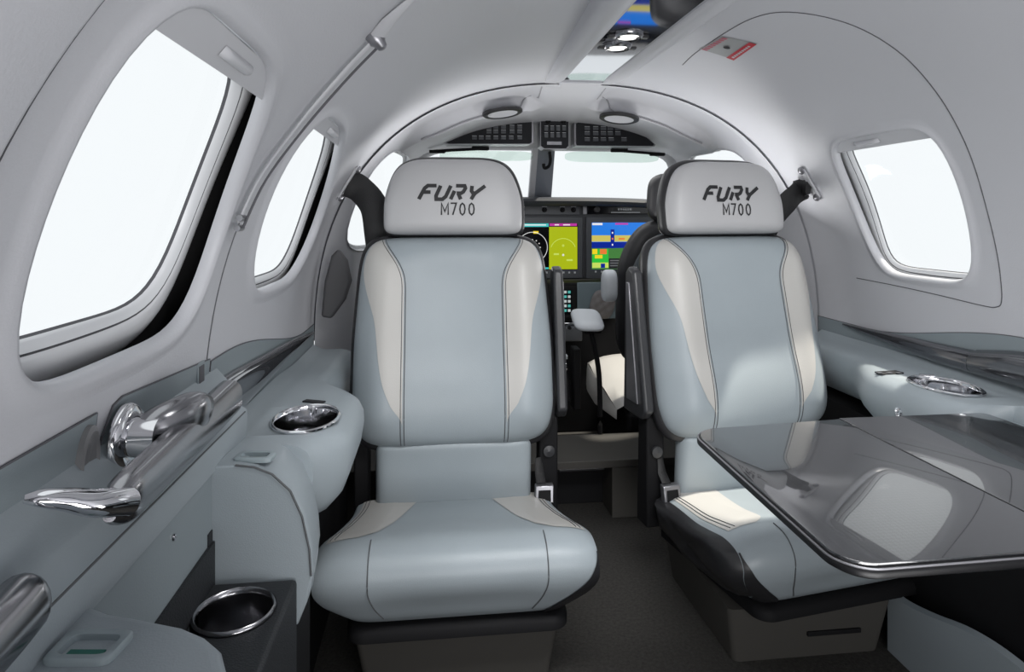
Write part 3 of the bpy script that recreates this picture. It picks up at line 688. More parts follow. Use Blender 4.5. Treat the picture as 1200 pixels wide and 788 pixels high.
def make_seat(cx, k, label):
    """k = +1: aisle is on +x side of the seat (left seat), -1: aisle on -x side"""
    root = thing('cabin_seat', label, 'seat', (cx, 1.22, FLOOR), 'pair of cabin seats facing the viewer')
    C = Vector((cx, 0, 0))
    # ---- backrest
    b0 = Vector((cx, 1.295, .392)); b1 = Vector((cx, 1.395, .806)); V = (b1-b0).normalized(); U = X.copy(); N = U.cross(V).normalized()
    if N.y > 0: N = -N
    H = (b1-b0).length/2; O = (b0+b1)/2
    Wf = lambda v: .2045-.012*smooth01((v+.2)/1.2)-.004*smooth01((-v-.6)/.4)
    def fr(u, vv, a, v): return .050+.016*math.exp(-((abs(u)-.150)/.035)**2)*smooth01((1-v)/.35)*smooth01((v+1)/.3)-.012*(1-min(1, abs(u)/.1)**2)*smooth01((1.0-v)/.5) + .01*math.exp(-((v+.55)/.3)**2)*(1-(u/.21)**2)
    bf = pillow(Wf, H, 7.5, fr, .03); M = frame_map(O, U, V, N)
    br = pillow_mesh(bf, M).build('backrest', BLUE, root, angle=60)
    shf = pillow(lambda v: Wf(v)+.0075, H+.010, 7.5, lambda u, vv, a, v: .030, .055); Ms = frame_map(O-N*.012, U, V, N)
    pillow_mesh(shf, Ms).build('back_shell', BLACK, root, angle=60)
    def surf(u, v, off=.0012):           # v in -1..1
        w = Wf(v)*(max(0, 1-abs(v)**7.5))**(1/7.5); t = bf(max(-1, min(1, u/w)), v); return M((u, t[1], t[2]+off))
    cin = lambda v: .102+.045*smooth01((v-.42)/.58)**1.6
    def cout(v):   # outer curve of the beige inset
        return .186-.034*smooth01((-v-.05)/.75) if v < .35 else .186+.0*v
    for sg in (-1, 1):
        mb = MB()
        def fnb(i, j):
            v = lerp(-.80, .965, j); a = cin(v); lim = Wf(v)*(max(0, 1-abs(v)**7.5))**(1/7.5)*.965
            G = [(-.80, .02), (-.6, .30), (-.3, .50), (0, .54), (.3, .68), (.45, .90), (.55, 1), (1, 1)]
            def gi(q):
                q = max(-.8, min(1, q))
                for (g0, h0_), (g1, h1_) in zip(G, G[1:]):
                    if g0 <= q <= g1: return lerp(h0_, h1_, (q-g0)/(g1-g0))
            gg = sum(gi(v+d_*.05) for d_ in range(-4, 5))/9*(1 if v > -.6 else smooth01((v+.82)/.2))
            b = a+(lim-a)*gg
            return surf(sg*lerp(a, b, i), v, .0010)
        mb.grid(fnb, 12, 60); mb.build('side_inset', BEIGE, br, angle=60)
        for dd in (-.0035, .0035):
            MB().tube([surf(sg*(cin(v)+dd), v, .0016) for v in frange(-.985, .97, 60)], .00075, 6).build('stitching', THREAD, br)
    # ---- headrest
    h0 = Vector((cx, 1.392, .810)); h1 = Vector((cx, 1.418, .972)); Vh = (h1-h0).normalized(); Nh = U.cross(Vh).normalized()
    if Nh.y > 0: Nh = -Nh
    Hh = (h1-h0).length/2; Oh = (h0+h1)/2+Nh*.02
    Wh = lambda v: .1475-.022*smooth01((v+.3)/1.3)
    hf = pillow(Wh, Hh, 4.2, lambda u, vv, a, v: .030+.006*math.cos(v*1.3), .02, p=7, q=9, nb=11); Mh = frame_map(Oh, U, Vh, Nh)
    hd = pillow_mesh(hf, Mh).build('headrest', HEADL, root, angle=60)
    hs = pillow(lambda v: Wh(v)+.0045, Hh+.0055, 4.2, lambda u, vv, a, v: .022, .05, p=7, q=9, nb=11)
    pillow_mesh(hs, frame_map(Oh-Nh*.012+Vh*.003+U*(k*.003), U, Vh, Nh)).build('headrest_shell', BLACK, root, angle=60)
    def hsurf(u, vv):
        v = vv/Hh; N_ = 11 if v < 0 else 4.2; w = Wh(v)*(max(0, 1-abs(v)**N_))**(1/N_); t = hf(u/w, v); return Mh((u, vv, t[2]+.0012))
    letters('FURY', -.073, -.012, .0258, .0290, .0072, .0078, .38, hsurf).build('embroidered_name', INK, hd, smooth=False)
    letters('M700', -.0260, -.045, .0155, .0245, .0036, .0032, 0, hsurf).build('embroidered_number', INK, hd, smooth=False)
    for sx in (-.06, .06): MB().tube([Vector((cx+sx, 1.415, .77)), Vector((cx+sx, 1.43, .85))], .007, 10).build('headrest_post', STEEL, root)
    # ---- lumbar lower panel
    l0 = Vector((cx-.0, 1.322, .262)); l1 = Vector((cx, 1.312, .405)); Vl = (l1-l0).normalized(); Nl = U.cross(Vl).normalized()
    if Nl.y > 0: Nl = -Nl
    lf = pillow(lambda v: .158, (l1-l0).length/2, 22, lambda u, vv, a, v: .028+.004*v, .02, p=16, q=16)
    pillow_mesh(lf, frame_map((l0+l1)/2, U, Vl, Nl)).build('lower_back_panel', BLUE, root, angle=60)
    # ---- cushion
    yF, yR = 1.005, 1.33
    PR = [(yR, .272), (1.25, .284), (1.16, .302), (1.09, .322), (1.045, .333), (1.012, .330), (.994, .318), (.985, .298), (.989, .270), (1.002, .242), (1.020, .218), (1.05, .204), (1.15, .204), (yR, .204)]
    prc = catmull([(0, a, b) for a, b in PR], 5); n = len(prc)
    def at(t):
        t = max(0, min(n-1, t)); k0 = min(n-2, int(t)); return prc[k0].lerp(prc[k0+1], t-k0)
    def wid(p):
        y, z = p.y, p.z; w = .192+.031*smooth01((1.30-y)/.25); w -= .030*smooth01((.29-z)/.08)*smooth01((1.2-y)/.15) + .012*smooth01((.25-z)/.04); return w
    cent = Vector((0, 1.16, .255))
    def cfn(i, j, off=0.0):
        a = 2*i-1; t = j*(n-1); p = at(t); w = wid(p)
        e = abs(a)**11; pp = p.lerp(Vector((0, lerp(p.y, 1.16, .25), lerp(p.z, cent.z, .75))), e*.27)
        crown = .006*(1-a*a)*smooth01((p.z-.24)/.05)
        t2 = (at(t+1)-at(t-1)).normalized(); nn = Vector((0, t2.z, -t2.y))
        if nn.dot(p-cent) < 0: nn = -nn
        dd = nn*(off+crown)
        if abs(a) < .62: dd += nn*(-.0035*(1-(abs(a)/.62)**4)*smooth01((p.z-.21)/.05))
        return Vector((cx+a*w, pp.y+dd.y, pp.z+dd.z))
    ea = lambda i: .5+.5*math.copysign(1-(1-abs(2*i-1))**1.7, 2*i-1)
    sc = MB().grid(lambda i, j: cfn(ea(i), j), 120, 2*(n-1)).build('seat_cushion', BLUE, root, angle=60)
    # side gussets black on the aisle side, blue on the wall side
    for sg in (-1, 1):
        rim = [cfn((sg+1)/2, j/(n-1)) for j in range(n)]; c0 = Vector((cx+sg*.19, 1.16, .255)); mb = MB()
        bl = .034 if (k < 0 and sg == k) else .006
        L = [rim]+[[p.lerp(c0, t)+X*sg*bl*f for p in rim] for t, f in ((.05, .45), (.14, .8), (.3, 1), (.6, 1.05), (.97, 1.05))]
        mb.loops(L, caps=(False, True)); mb.build('side_panel', BLACK if sg == k else BLUED, sc, angle=60, label='black leather side panel' if sg == k else None)
    # black wedge that wraps the aisle front corner
    def wedge(i, j):
        t0, t1 = .43, .80; t = lerp(t0, t1, j); lowk = smooth01((t-t0)/(t1-t0))
        a = lerp(1.0, lerp(.99, .76, lowk**1.2), i); return cfn(.5+.5*k*a, t, .0022)
    MB().grid(wedge, 16, 50).build('corner_wrap', BLACK, sc, angle=60)
    # beige insets on the rear sides of the top, stitched
    for sg in (-1, 1):
        def ins(i, j):
            t = lerp(.0, .30, j); a0 = lerp(.25, .62, j**.45) + .10*max(0, (j-.8)/.2)**2; a1 = .95
            return cfn(.5+.5*sg*lerp(a0, a1, i), t, .0010)
        MB().grid(ins, 40, 60).build('cushion_inset', BEIGE, sc, angle=60)
        for a0 in (.885, .92):
            MB().tube([cfn(.5+.5*sg*a0, t, .0016) for t in frange(0, .29, 30)], .0007, 6).build('stitching', THREAD, sc)
        MB().tube([cfn(.5+.5*sg*.62, t, .0012) for t in frange(.33, .74, 30)], .0009, 6).build('seam', THREAD, sc)
    # ---- black pan below the cushion
    slab([(cx-.175, 1.015), (cx+.178, 1.015), (cx+.19, 1.33), (cx-.19, 1.33)], [.03, .03, .01, .01], .176, .206, 'seat_pan', DARK, root)
    mb = MB()
    rr = .167 if k > 0 else .135
    top = rpoly([(cx-.167, 1.045), (cx+rr, 1.045), (cx+.17, 1.36), (cx-.17, 1.36)], [.012]*4, 5); bot = rpoly([(cx-.150, 1.062), (cx+rr-.015, 1.062), (cx+.16, 1.34), (cx-.16, 1.34)], [.012]*4, 5)
    mb.loops([[Vector((p.x, p.y, .178)) for p in top], [Vector((p.x, p.y, FLOOR+.001)) for p in bot]], caps=(True, True))
    ba = mb.build('seat_base', TAUPE, root, angle=35)
    if k < 0: MB().box((cx-.05*1+.03, 1.050, .118), (cx+.05+.03, 1.062, .126)).build('pull_slot', DARK, ba, bevel=.001)
    # ---- aisle side armrest, recline frame, buckle
    ax = cx+k*.213
    arm = MB().prism([(ax, 1.325, .43), (ax, 1.305, .45), (ax, 1.36, .735), (ax, 1.385, .745), (ax, 1.40, .73), (ax, 1.41, .43)], (k*.022, 0, 0)).build('stowed_armrest', SHELL, root, bevel=.006, segs=3)
    MB().prism([(ax+k*.022, 1.335, .46), (ax+k*.022, 1.375, .71), (ax+k*.022, 1.388, .71), (ax+k*.022, 1.385, .46)], (k*.004, 0, 0)).build('trim_line', STEEL, arm, bevel=.001)
    MB().prism([(ax-k*.035, 1.33, .20), (ax-k*.035, 1.33, .43), (ax-k*.035, 1.37, .45), (ax-k*.035, 1.38, .20)], (k*.04, 0, 0)).build('hinge_bracket', DARK, root, bevel=.004)
    MB().prism([(cx-k*.205, 1.34, .20), (cx-k*.205, 1.34, .43), (cx-k*.205, 1.39, .45), (cx-k*.205, 1.39, .20)], (k*.03, 0, 0)).build('hinge_bracket', DARK, root, bevel=.004)
    MB().lathe(Vector((ax-k*.015, 1.328, .36)), X, Z, -Y_, [(.012, 0), (.012, .006), (.0005, .008)], 18).build('pivot', SHELL, root)
    bx = cx+k*.182; bu = MB().prism([(bx-.019, 1.285, .268), (bx+.019, 1.285, .268), (bx+.021, 1.295, .30), (bx-.017, 1.295, .30)], (0, .016, 0))  .build('belt_buckle', STEEL, root, bevel=.002)
    MB().prism([(bx-.013, 1.2835, .272), (bx+.013, 1.2835, .272), (bx+.014, 1.2915, .292), (bx-.011, 1.2915, .292)], (0, .003, 0)).build('release_face', DARK, bu)
    MB().tube([(bx-.004, 1.305, .30), (bx-.004, 1.325, .315), (bx-.006, 1.33, .345)], [.010, .010, .008], 8, flat=.35).build('belt_strap', WEB, root)
    return root
make_seat(-.306, 1, 'left cabin seat with blue grey leather beside the side cup ledge')
ROT = (Vector((.322, 1.25, 0)), math.radians(9))
make_seat(.322, -1, 'right cabin seat with black side panel behind the table')
ROT = None
# ================================================================ SHOULDER BELTS
def belt(label, plate, A, pix, depth, widths):
    sd, y, s, p = onwall(*plate); S = SR if sd > 0 else SL
    if sd < 0: y, s = 1.47, zs(.93); p = S(y, s)
    root = thing('shoulder_belt', label, 'belt', p); V = (S(y, s+.01)-S(y, s-.01)).normalized(); N = (S(y, s, -1)-S(y, s, 0)).normalized()
    pl = MB().obox(p+N*.004, V, Y_, N, .040, .010, .003).build('wall_plate', SHADEM, root, bevel=.003)
    for t in (-1, 1): MB().lathe(p+N*.006+V*(t*.037), V, Y_, N, [(.009, 0), (.009, .004), (.006, .007), (.0005, .008)], 18).build('bolt', STEEL, pl)
    pts = catmull([p+N*.006]+[atY(*q) for q in pix], 6); ws = [v.x for v in catmull([(w, 0, 0) for w in widths], 6)]
    L = []
    for i, q in enumerate(pts):
        t = (pts[min(i+1, len(pts)-1)]-pts[max(i-1, 0)]).normalized(); w = A(i/(len(pts)-1)); w = (w-t*w.dot(t)).normalized(); nn = t.cross(w)
        L.append([q+w*(ws[i]*c)+nn*(.007*d) for c, d in ((-1, 0), (-.85, .8), (0, 1), (.85, .8), (1, 0), (.85, -.8), (0, -1), (-.85, -.8))])
    MB().loops(L, caps=(True, True)).build('webbing', WEB, root, angle=70)
belt('black shoulder belt bolted to the left wall beside the left headrest', (409, 213),
     lambda t: Vector((-.5, 0, 1)).lerp(Vector((1, 0, .15)), smooth01(t*1.5)), [(422, 222, 1.47), (438, 242, 1.46), (443, 275, 1.455), (446, 310, 1.45)], 0, [.031, .031, .031, .030, .028])
belt('black shoulder belt bolted to the right wall beside the right headrest', (951, 214),
     lambda t: Vector((.3, 0, 1)), [(940, 221, 1.46), (926, 234, 1.455), (905, 258, 1.45), (890, 290, 1.45)], 0, [.028, .028, .028, .028, .026])
struct(MB().prism([atY(a_, b_, 1.50) for a_, b_ in ((396, 292), (406, 306), (411, 330), (404, 352), (388, 374), (376, 372), (380, 330), (388, 300))], (0, .03, 0)).build('trim_shade_15', mat('shade_block', (.07, .07, .075), .6), bevel=.006, segs=3), 'dark block drawn as shade on the left wall end behind the left seat', 'trim')  # dark block stands in for shade on the wall's rounded forward edge
# ================================================================ SPAR STEP
st = thing('aisle_step', 'taupe step with dark recess across the aisle between the seats', 'step', (0, 1.62, FLOOR))
zt = .228
mb = MB().box((-.60, 1.60, zt-.02), (.60, 1.80, zt)); mb.box((-.60, 1.605, FLOOR+.001), (-.20, 1.79, zt-.02)); mb.box((.105, 1.605, FLOOR+.001), (.60, 1.79, zt-.02))
mb.build('step_body', TAUPE, st, smooth=False, bevel=.002)
MB().box((-.20, 1.70, FLOOR+.002), (.105, 1.79, zt-.021)).build('recess_back', DARK, st)
a = atY(660, 560, 1.605); b = atY(714, 560, 1.605); MB().tube([Vector((a.x, 1.66, a.z)), Vector((b.x, 1.66, a.z))], .007, 8).build('recess_bar', STEEL, st)
# ================================================================ COCKPIT SEATS
def cockpit_seat(cx, k, label, cush):
    root = thing('cockpit_seat', label, 'seat', (cx, 2.0, FLOOR), 'pair of cockpit seats facing forward')
    b0 = Vector((cx, 1.86, .40)); b1 = Vector((cx, 1.80, .845)); V = (b1-b0).normalized(); U = X.copy(); N = U.cross(V).normalized()
    if N.y > 0: N = -N
    H = (b1-b0).length/2; O = (b0+b1)/2
    Wf = lambda v: .205-.03*smooth01((v-.3)/.7)
    pillow_mesh(pillow(Wf, H, 4.5, lambda u, vv, a, v: .035, .05), frame_map(O, U, V, N), 30, 32).build('back_shell', BLACK, root, angle=60)
    pillow_mesh(pillow(lambda v: Wf(v)-.03, H-.03, 4.5, lambda u, vv, a, v: .02, .01), frame_map(O+N*.024, U, V, N), 30, 32).build('back_panel', mat('slate', (.07, .085, .095), .45), root, angle=60)
    pillow_mesh(pillow(lambda v: .125, .075, 4, lambda u, vv, a, v: .03, .04), frame_map(Vector((cx, 1.79, .905)), U, V, N), 24, 24).build('headrest', BLACK, root, angle=60)
    cm = MB(); n = 10
    cm.loops([[Vector((cx+a*w, y, z-.03*abs(a)**4)) for a in frange(-1, 1, 14)] for y, z, w in ((1.88, .30, .19), (1.95, .345, .21), (2.05, .36, .215), (2.14, .375, .21), (2.20, .37, .205), (2.235, .34, .20), (2.24, .28, .20))], close=False)
    cm.loops([[Vector((cx-w, y, z)) for y, z, w in ((1.88, .27, .19), (2.05, .33, .215), (2.2, .34, .205), (2.235, .3, .2))], [Vector((cx-w, y, .24)) for y, z, w in ((1.88, .27, .19), (2.05, .33, .215), (2.2, .34, .205), (2.235, .3, .2))]], close=False)
    cm.build('seat_cushion', BEIGE, root, angle=60)
    MB().box((cx-.16, 1.86, FLOOR+.001), (cx+.16, 2.20, .26)).build('seat_base', DARK, root, bevel=.01)
    return root
cs_l = cockpit_seat(-.31, 1, 'pilot seat back mostly hidden behind the left cabin seat', True)
cs_r = cockpit_seat(.385, -1, 'copilot seat with black back between the cabin seats', True)
# armrests
def armpad(root, c, U, V, N, hu, hv, hn, name='armrest'):
    f = pillow(lambda v: hu, hv, 4, lambda u, vv, a, v: hn, hn, p=4, q=4); o = pillow_mesh(f, frame_map(c, U, V, N), 20, 20).build(name, PAD, root, angle=70); return o
c = atY(688, 375, 1.80)
ap = armpad(cs_l, c, (X*.96-Y_*.25).normalized(), (Y_*.96+X*.05+Z*.3).normalized(), Z, .043, .060, .014)
s0 = atY(692, 386, 1.80); s1 = atY(701, 430, 1.80); s2 = atY(703, 470, 1.80); s3 = atY(703, 520, 1.80)
MB().tube(catmull([s0, s1, s2, s3], 6), .009, 10, flat=.8).build('stalk', DARK, ap)
MB().obox(s0+Z*.002, X, Y_, Z, .025, .03, .010).build('bracket', DARK, ap, bevel=.003)
c = atY(714, 335, 1.78); armpad(cs_r, c, X, Z, -Y_, .022, .046, .03)
# cream cushion visible through the gap
# ================================================================ INSTRUMENT PANEL
YP = 2.48
ip = thing('instrument_panel', 'dark grey instrument panel with two lit flight displays under a black glareshield', 'panel', (.08, 2.5, .6))
def pq(px0, py0, px1, py1, y, d=.004, m=0, mb=None):
    a = atY(px0, py0, y); b = atY(px1, py1, y); mb = mb or MB(); mb.box((min(a.x, b.x), y-d, min(a.z, b.z)), (max(a.x, b.x), y, max(a.z, b.z)), m); return mb
# glareshield
mb = MB(); GZ = .925
sec = [(2.42, GZ-.030), (2.405, GZ-.022), (2.40, GZ-.012), (2.405, GZ-.003), (2.42, GZ+.002), (2.50, GZ+.006), (2.62, GZ+.004), (2.70, GZ-.01), (2.70, .62), (2.485, .62), (2.485, GZ-.030)]
xs = frange(-.42, .57, 22)
mb.loops([[Vector((x, y+.05*((x-XC)/.5)**2*(0 if y > 2.47 else 1), z-.012*abs((x-XC)/.5)**3*(1 if z > .8 else 0))) for y, z in sec] for x in xs], caps=(True, True))
mb.build('glareshield', PANELM, ip, angle=40)
MB().box((-.44, YP, .50), (.59, YP+.02, .895)).build('panel_face', PANELM, ip)
def screen_rects(parent, y, rects, name='screen', lab=None):
    mats = []; mb = MB()
    for i, (a, b, c_, d, m) in enumerate(rects):
        if m not in mats: mats.append(m)
        pq(a, b, c_, d, y-.0006*i, .0006, mats.index(m), mb)
    return mb, mats
d1 = pq(572, 254, 682, 326, YP-.001, .012).build('flight_display', BEZEL, ip, bevel=.003, label='bezel of the display with black compass and lime map')
R = [(588, 262, 677, 316, E_BLACK), (588, 262, 643, 266, E_CYAN), (643.5, 266, 676.5, 315.5, E_LIME), (644, 262, 676, 265, E_MAG), (590, 263.2, 640, 264.4, E_WHITE), (650, 263, 655, 264.3, E_WHITE), (660, 263, 668, 264.3, E_WHITE), (625, 271, 631, 274, E_YEL), (592, 314, 643, 315.5, E_CYAN), (649, 297, 655, 299, E_PALE), (664, 304, 671, 306, E_PALE)]
mb, mats = screen_rects(d1, YP-.014, R)
def ring(cx_, cy_, r, m, mb, mats, th=.0011, a0=0, a1=2*pi, y=YP-.023, seg=40):
    if m not in mats: mats.append(m)
    c = atY(cx_, cy_, y); rr = (atY(cx_+r, cy_, y)-c).length
    mb.tube([c+Vector((math.cos(t)*rr, 0, math.sin(t)*rr)) for t in frange(a0, a1, seg)], th, 5, mats.index(m), caps=False)
ring(624, 290, 17.5, E_WHITE, mb, mats); ring(660, 295, 15, E_PALE, mb, mats, .0012, .35, pi-.35)
for t in range(12): ring(624+9*math.cos(t*pi/6), 290+9*math.sin(t*pi/6), .5, E_WHITE, mb, mats, .001, seg=6)
ring(625, 290, 1.2, E_WHITE, mb, mats, .0015, seg=8); ring(660, 299, .9, E_WHITE, mb, mats, .0015, seg=8); ring(660, 288, 1.0, E_PALE, mb, mats, .0015, seg=8)
mb.build('screen', mats, d1, smooth=False)
mb = MB()
for k in range(12): pq(600+k*6.6, 318.5, 602+k*6.6, 320.5, YP-.0125, .002, 0, mb)
mb.build('soft_keys', WHITEP, d1, smooth=False)
d2 = pq(686, 254, 800, 326, YP-.001, .012).build('flight_display', BEZEL, ip, bevel=.003, label='bezel of the display with blue sky horizon')
R = [(693.5, 261, 794, 315, E_SKY), (693.5, 276, 794, 279, E_SAND), (693.5, 279, 794, 283, E_SAND), (693.5, 284, 794, 291, E_NAVY), (693.5, 291, 794, 315, E_DGREEN), (694, 292, 713, 314, E_GREEN), (694, 292, 700, 298, E_YEL), (703, 292, 711, 298, E_ORG), (697, 299, 706, 303, E_YEL), (694, 308, 713, 314, E_PALE), (704, 309, 709, 314, E_NAVY),
     (713.5, 303, 731, 315, PANELM), (715, 305, 729, 306, WHITEP), (715, 308, 727, 309, WHITEP), (715, 311, 730, 312, WHITEP), (694, 261.5, 706, 264, E_WHITE), (721, 261.5, 736, 263.5, E_MAG), (715.5, 269, 720, 291, E_NAVY), (717, 272, 718.5, 274, E_WHITE), (717, 279, 718.5, 281, E_ORG), (717, 286, 718.5, 288, E_WHITE), (725, 279, 732, 281, E_ORG)]
mb, mats = screen_rects(d2, YP-.014, R)
mb.build('screen', mats, d2, smooth=False)
mb = MB()
for k in range(9): pq(697+k*7, 317.5, 699+k*7, 319.5, YP-.0125, .002, 0, mb)
mb.build('soft_keys', WHITEP, d2, smooth=False)
# upper switch row
up = pq(560, 238.5, 679, 252, YP-.001, .008).build('switch_row', BEZEL, ip, bevel=.002)
for px in (612, 638, 659, 672):
    c = atY(px, 246, YP-.009); MB().lathe(c, X, Z, -Y_, [(.010, 0), (.010, .004), (.0065, .006), (.0055, .018), (.0005, .019)], 16).build('knob', DARK, up)
    pq(px-3, 242, px+3, 242.8, YP-.009, .001).build('marking', WHITEP, up, smooth=False)
sl = pq(688, 239.5, 790, 251, YP-.001, .010).build('radio_slot', E_BLACK, ip, bevel=.002)
pq(716, 248.6, 750, 249.6, YP-.012, .002).build('light_bar', WHITEP, sl, smooth=False)
mb = MB()
for k in range(6): pq(724+k*2.8, 244, 726+k*2.8, 246.5, YP-.012, .001, 0, mb)
mb.build('display_digits', WHITEP, sl, smooth=False)
MB().lathe(atY(699, 245.5, YP-.011), X, Z, -Y_, [(.013, 0), (.012, .012), (.0005, .013)], 18).build('knob', RUBBER, sl)
kb = pq(682.5, 239, 687, 251.5, YP-.001, .011).build('key_block', STEEL, ip, bevel=.001)
# ================================================================ CENTRE PEDESTAL
cpd = thing('center_pedestal', 'dark cockpit pedestal with lit keypad screen between the pilot seats', 'console', (.12, 2.3, FLOOR))
YQ = 2.30
a = atY(640, 332, YQ); b = atY(727, 400, YQ)
MB().prism([Vector((a.x, 2.30, a.z)), Vector((a.x, 2.27, b.z)), Vector((a.x, 2.27, FLOOR+.001)), Vector((a.x, 2.475, FLOOR+.001)), Vector((a.x, 2.475, a.z))], (b.x-a.x, 0, 0)).build('pedestal_body', DARK, cpd, bevel=.004)
K_TEAL = emis('key_teal', (.08, .40, .36)); K_GREY = emis('key_grey', (.45, .5, .5))
kf = pq(646, 336, 675, 372, 2.262, .006).build('keypad_frame', DARK, cpd, bevel=.002)
mb, mats = screen_rects(kf, 2.255, [(651, 340, 670, 369, E_BLACK)]+[(651.8+i*4.6, 341+j*5.4, 654.8+i*4.6, 344+j*5.4, (K_TEAL if (i+j) % 3 == 0 else K_GREY)) for i in range(4) for j in range(5) if not (j > 2 and i < 2)])
mb.build('screen', mats, kf, smooth=False)
gp = pq(676, 331, 722, 373, 2.262, .008).build('control_plate', mat('plate_blue_grey', (.13, .17, .19), .4), cpd, bevel=.003)
f = pillow(lambda v: .045, .05, 3, lambda u, vv, a, v: .012+.004*math.sin(u*200)*math.cos(vv*160), .002, p=3, q=3)
pillow_mesh(f, frame_map(atY(706, 357, 2.25), (X-Z*.3).normalized(), (Z+X*.3).normalized(), -Y_), 20, 20).build('folded_glove', mat('boot_grey', (.16, .15, .15), .7), gp)
pq(652, 377, 672, 380, 2.262, .03).build('chrome_bar', CHROME, cpd, bevel=.003)
tq = pq(648, 381, 679, 397, 2.262, .05).build('throttle_box', BEZEL, cpd, bevel=.004)
for px in (660, 667): MB().lathe(atY(px, 384, 2.21), X, Z, -Y_, [(.006, 0), (.006, .012), (.0005, .013)], 12).build('knob', DARK, tq)
pts = [atY(665, 470, 2.0), atY(664, 445, 2.02), atY(661, 425, 2.05), atY(658, 415, 2.08)]
MB().tube(catmull(pts, 6), [.012]*6+[.009]*13, 10).build('power_lever', DARK, cpd)
MB().tube(catmull([atY(655, 452, 1.98), atY(662, 440, 1.98), atY(663, 425, 1.99), atY(657, 414, 2.0)], 6), .004, 8).build('lever_loop', SATIN, cpd)
pq(655, 415, 664, 420, 1.99, .02).build('lever_cap', PAD, cpd, bevel=.003)
pq(668, 405, 676, 475, 2.05, .06).build('lever_guard', DARK, cpd, bevel=.004)
# ================================================================ OVERHEAD COCKPIT SWITCH PANELS
def overhead_panel(outline, label, y, kind):
    pts = [atY(px, py, y) for px, py in outline]; c = sum(pts, Vector())/len(pts)
    root = thing('overhead_switch_panel', label, 'switch panel', c, 'overhead cockpit switch panels')
    fr = [c+(p-c)*1.045 for p in pts]; MB().prism([p+Y_*.001 for p in fr], (0, .06, 0)).build('bezel', STEEL, root, smooth=False)
    MB().prism([p-Y_*.003 for p in pts], (0, .01, 0)).build('face', mat('switch_face', (.014, .015, .018), .6, spec=.25), root, smooth=False)
    return root
def switch_px(root, px, py, w, h, y, name='switch'):
    pq(px-w/2, py-h/2, px+w/2, py+h/2, y-.003, .004).build(name, BEZEL, root, smooth=False)
    pq(px-w/2, py-h/2-1.3, px+w/2, py-h/2-.7, y-.003, .001).build('marking', WHITEP, root, smooth=False)
YO = 2.13
r = overhead_panel([(523, 167), (527, 161), (536, 154), (550, 148), (570, 144), (590, 142.5), (610, 141.8), (621, 141.5), (623, 143), (623, 167), (620, 168.5), (526, 168.5)], 'left overhead cockpit switch panel with tapered left end', YO, 'l')
for j, (yy, xs_) in enumerate(((149.5, (573, 581, 590, 600, 609)), (155, (573, 581, 590, 600, 609)), (162, (556, 564, 572, 581, 590, 599, 609)))):
    for px in xs_: switch_px(r, px, yy, 5.5, 3.2, YO)
r = overhead_panel([(634, 140), (636, 137.5), (662, 137.5), (666, 140), (666, 171), (663, 174), (638, 174), (634, 171)], 'center overhead cockpit switch panel with two round knobs', YO-.01, 'c')
for yy in (151, 159): 
    for px in (640, 647, 654, 661): switch_px(r, px, yy, 4.2, 4.6, YO-.01)
for px in (642, 660): MB().lathe(atY(px, 142, YO-.013), X, Z, -Y_, [(.009, 0), (.009, .01), (.006, .014), (.0005, .014)], 16).build('knob', DARK, r)
pq(641, 166, 658, 170, YO-.012, .003).build('marking', STEEL, r, smooth=False)
r = overhead_panel([(675, 145), (678, 143.5), (700, 144.5), (725, 148), (745, 154), (757, 161), (766, 169), (765, 171), (676, 170.5), (675, 168)], 'right overhead cockpit switch panel with tapered right end', YO, 'r')
for yy, xs_ in ((151, (688, 698, 707, 715, 724)), (157, (688, 698, 707, 715, 724)), (164, (688, 698, 707, 716, 731))):
    for px in xs_: switch_px(r, px, yy, 6, 3.2, YO)
# oval vents in the cockpit overhead
def cock_hit(px, py):
    d = ray(px, py); best = None
    for i in range(400):
        u = i/400
        for w in (0,): pass
    # intersect by scanning v for each u
    bu = None; bd = 1e9
    for i in range(5, 100):
        for j in range(60, 141):
            p = SCk(i/100, j/200); q = p-CAM; t = q.dot(d)/d.dot(d); e = (q-d*t).length
            if e < bd: bd = e; bu = (i/100, j/200)
    return bu
for (px, py, lab) in ((587, 129, 'left oval black ringed air vent in the cockpit overhead'), (726, 132, 'right oval black ringed air vent in the cockpit overhead')):
    u, v = cock_hit(px, py); p = SCk(u, v); du = (SCk(u+.02, v)-SCk(u-.02, v)).normalized(); dv = (SCk(u, v+.01)-SCk(u, v-.01)).normalized(); n = du.cross(dv).normalized()
    if n.z > 0: n = -n
    n = Vector((.12 if px < 650 else -.12, -.07, -1)).normalized(); du = (Y_-n*Y_.dot(n)).normalized(); dv = n.cross(du)
    vt = thing('air_vent', lab, 'vent', p, 'oval cockpit air vents')
    p = p+n*.012; MB().lathe(p+n*.002, dv, du, n, [(.058, -.004), (.058, .003), (.052, .006), (.043, .004)], 32, ell=1.0).build('vent_ring', RUBBER, vt, angle=60)
    MB().lathe(p+n*.002, dv, du, n, [(.043, .004), (.038, .001), (.0005, .001)], 32).build('vent_core', LINER, vt, angle=60)
mb = MB()
for sg in (-1, 1):
    mb.tube([SCk(u_, v_, -.0005) for u_, v_ in [(.06+.03*k_, .5+sg*.036) for k_ in range(9)]+[(lerp(.33, .385, smooth01(k_/6)), .5+sg*lerp(.038, .06, k_/6)) for k_ in range(7)]+[(.388, .5+sg*lerp(.063, .185, k_/30)) for k_ in range(31)]], .0022, 8)
struct(mb.build('trim_shade_16', mat('recess_shade_grey', (.30, .30, .32), .6)), 'soft grey shade line drawn along the recess edge across the cockpit overhead', 'trim')  # grey tube draws the shadow line where the recess meets the overhead
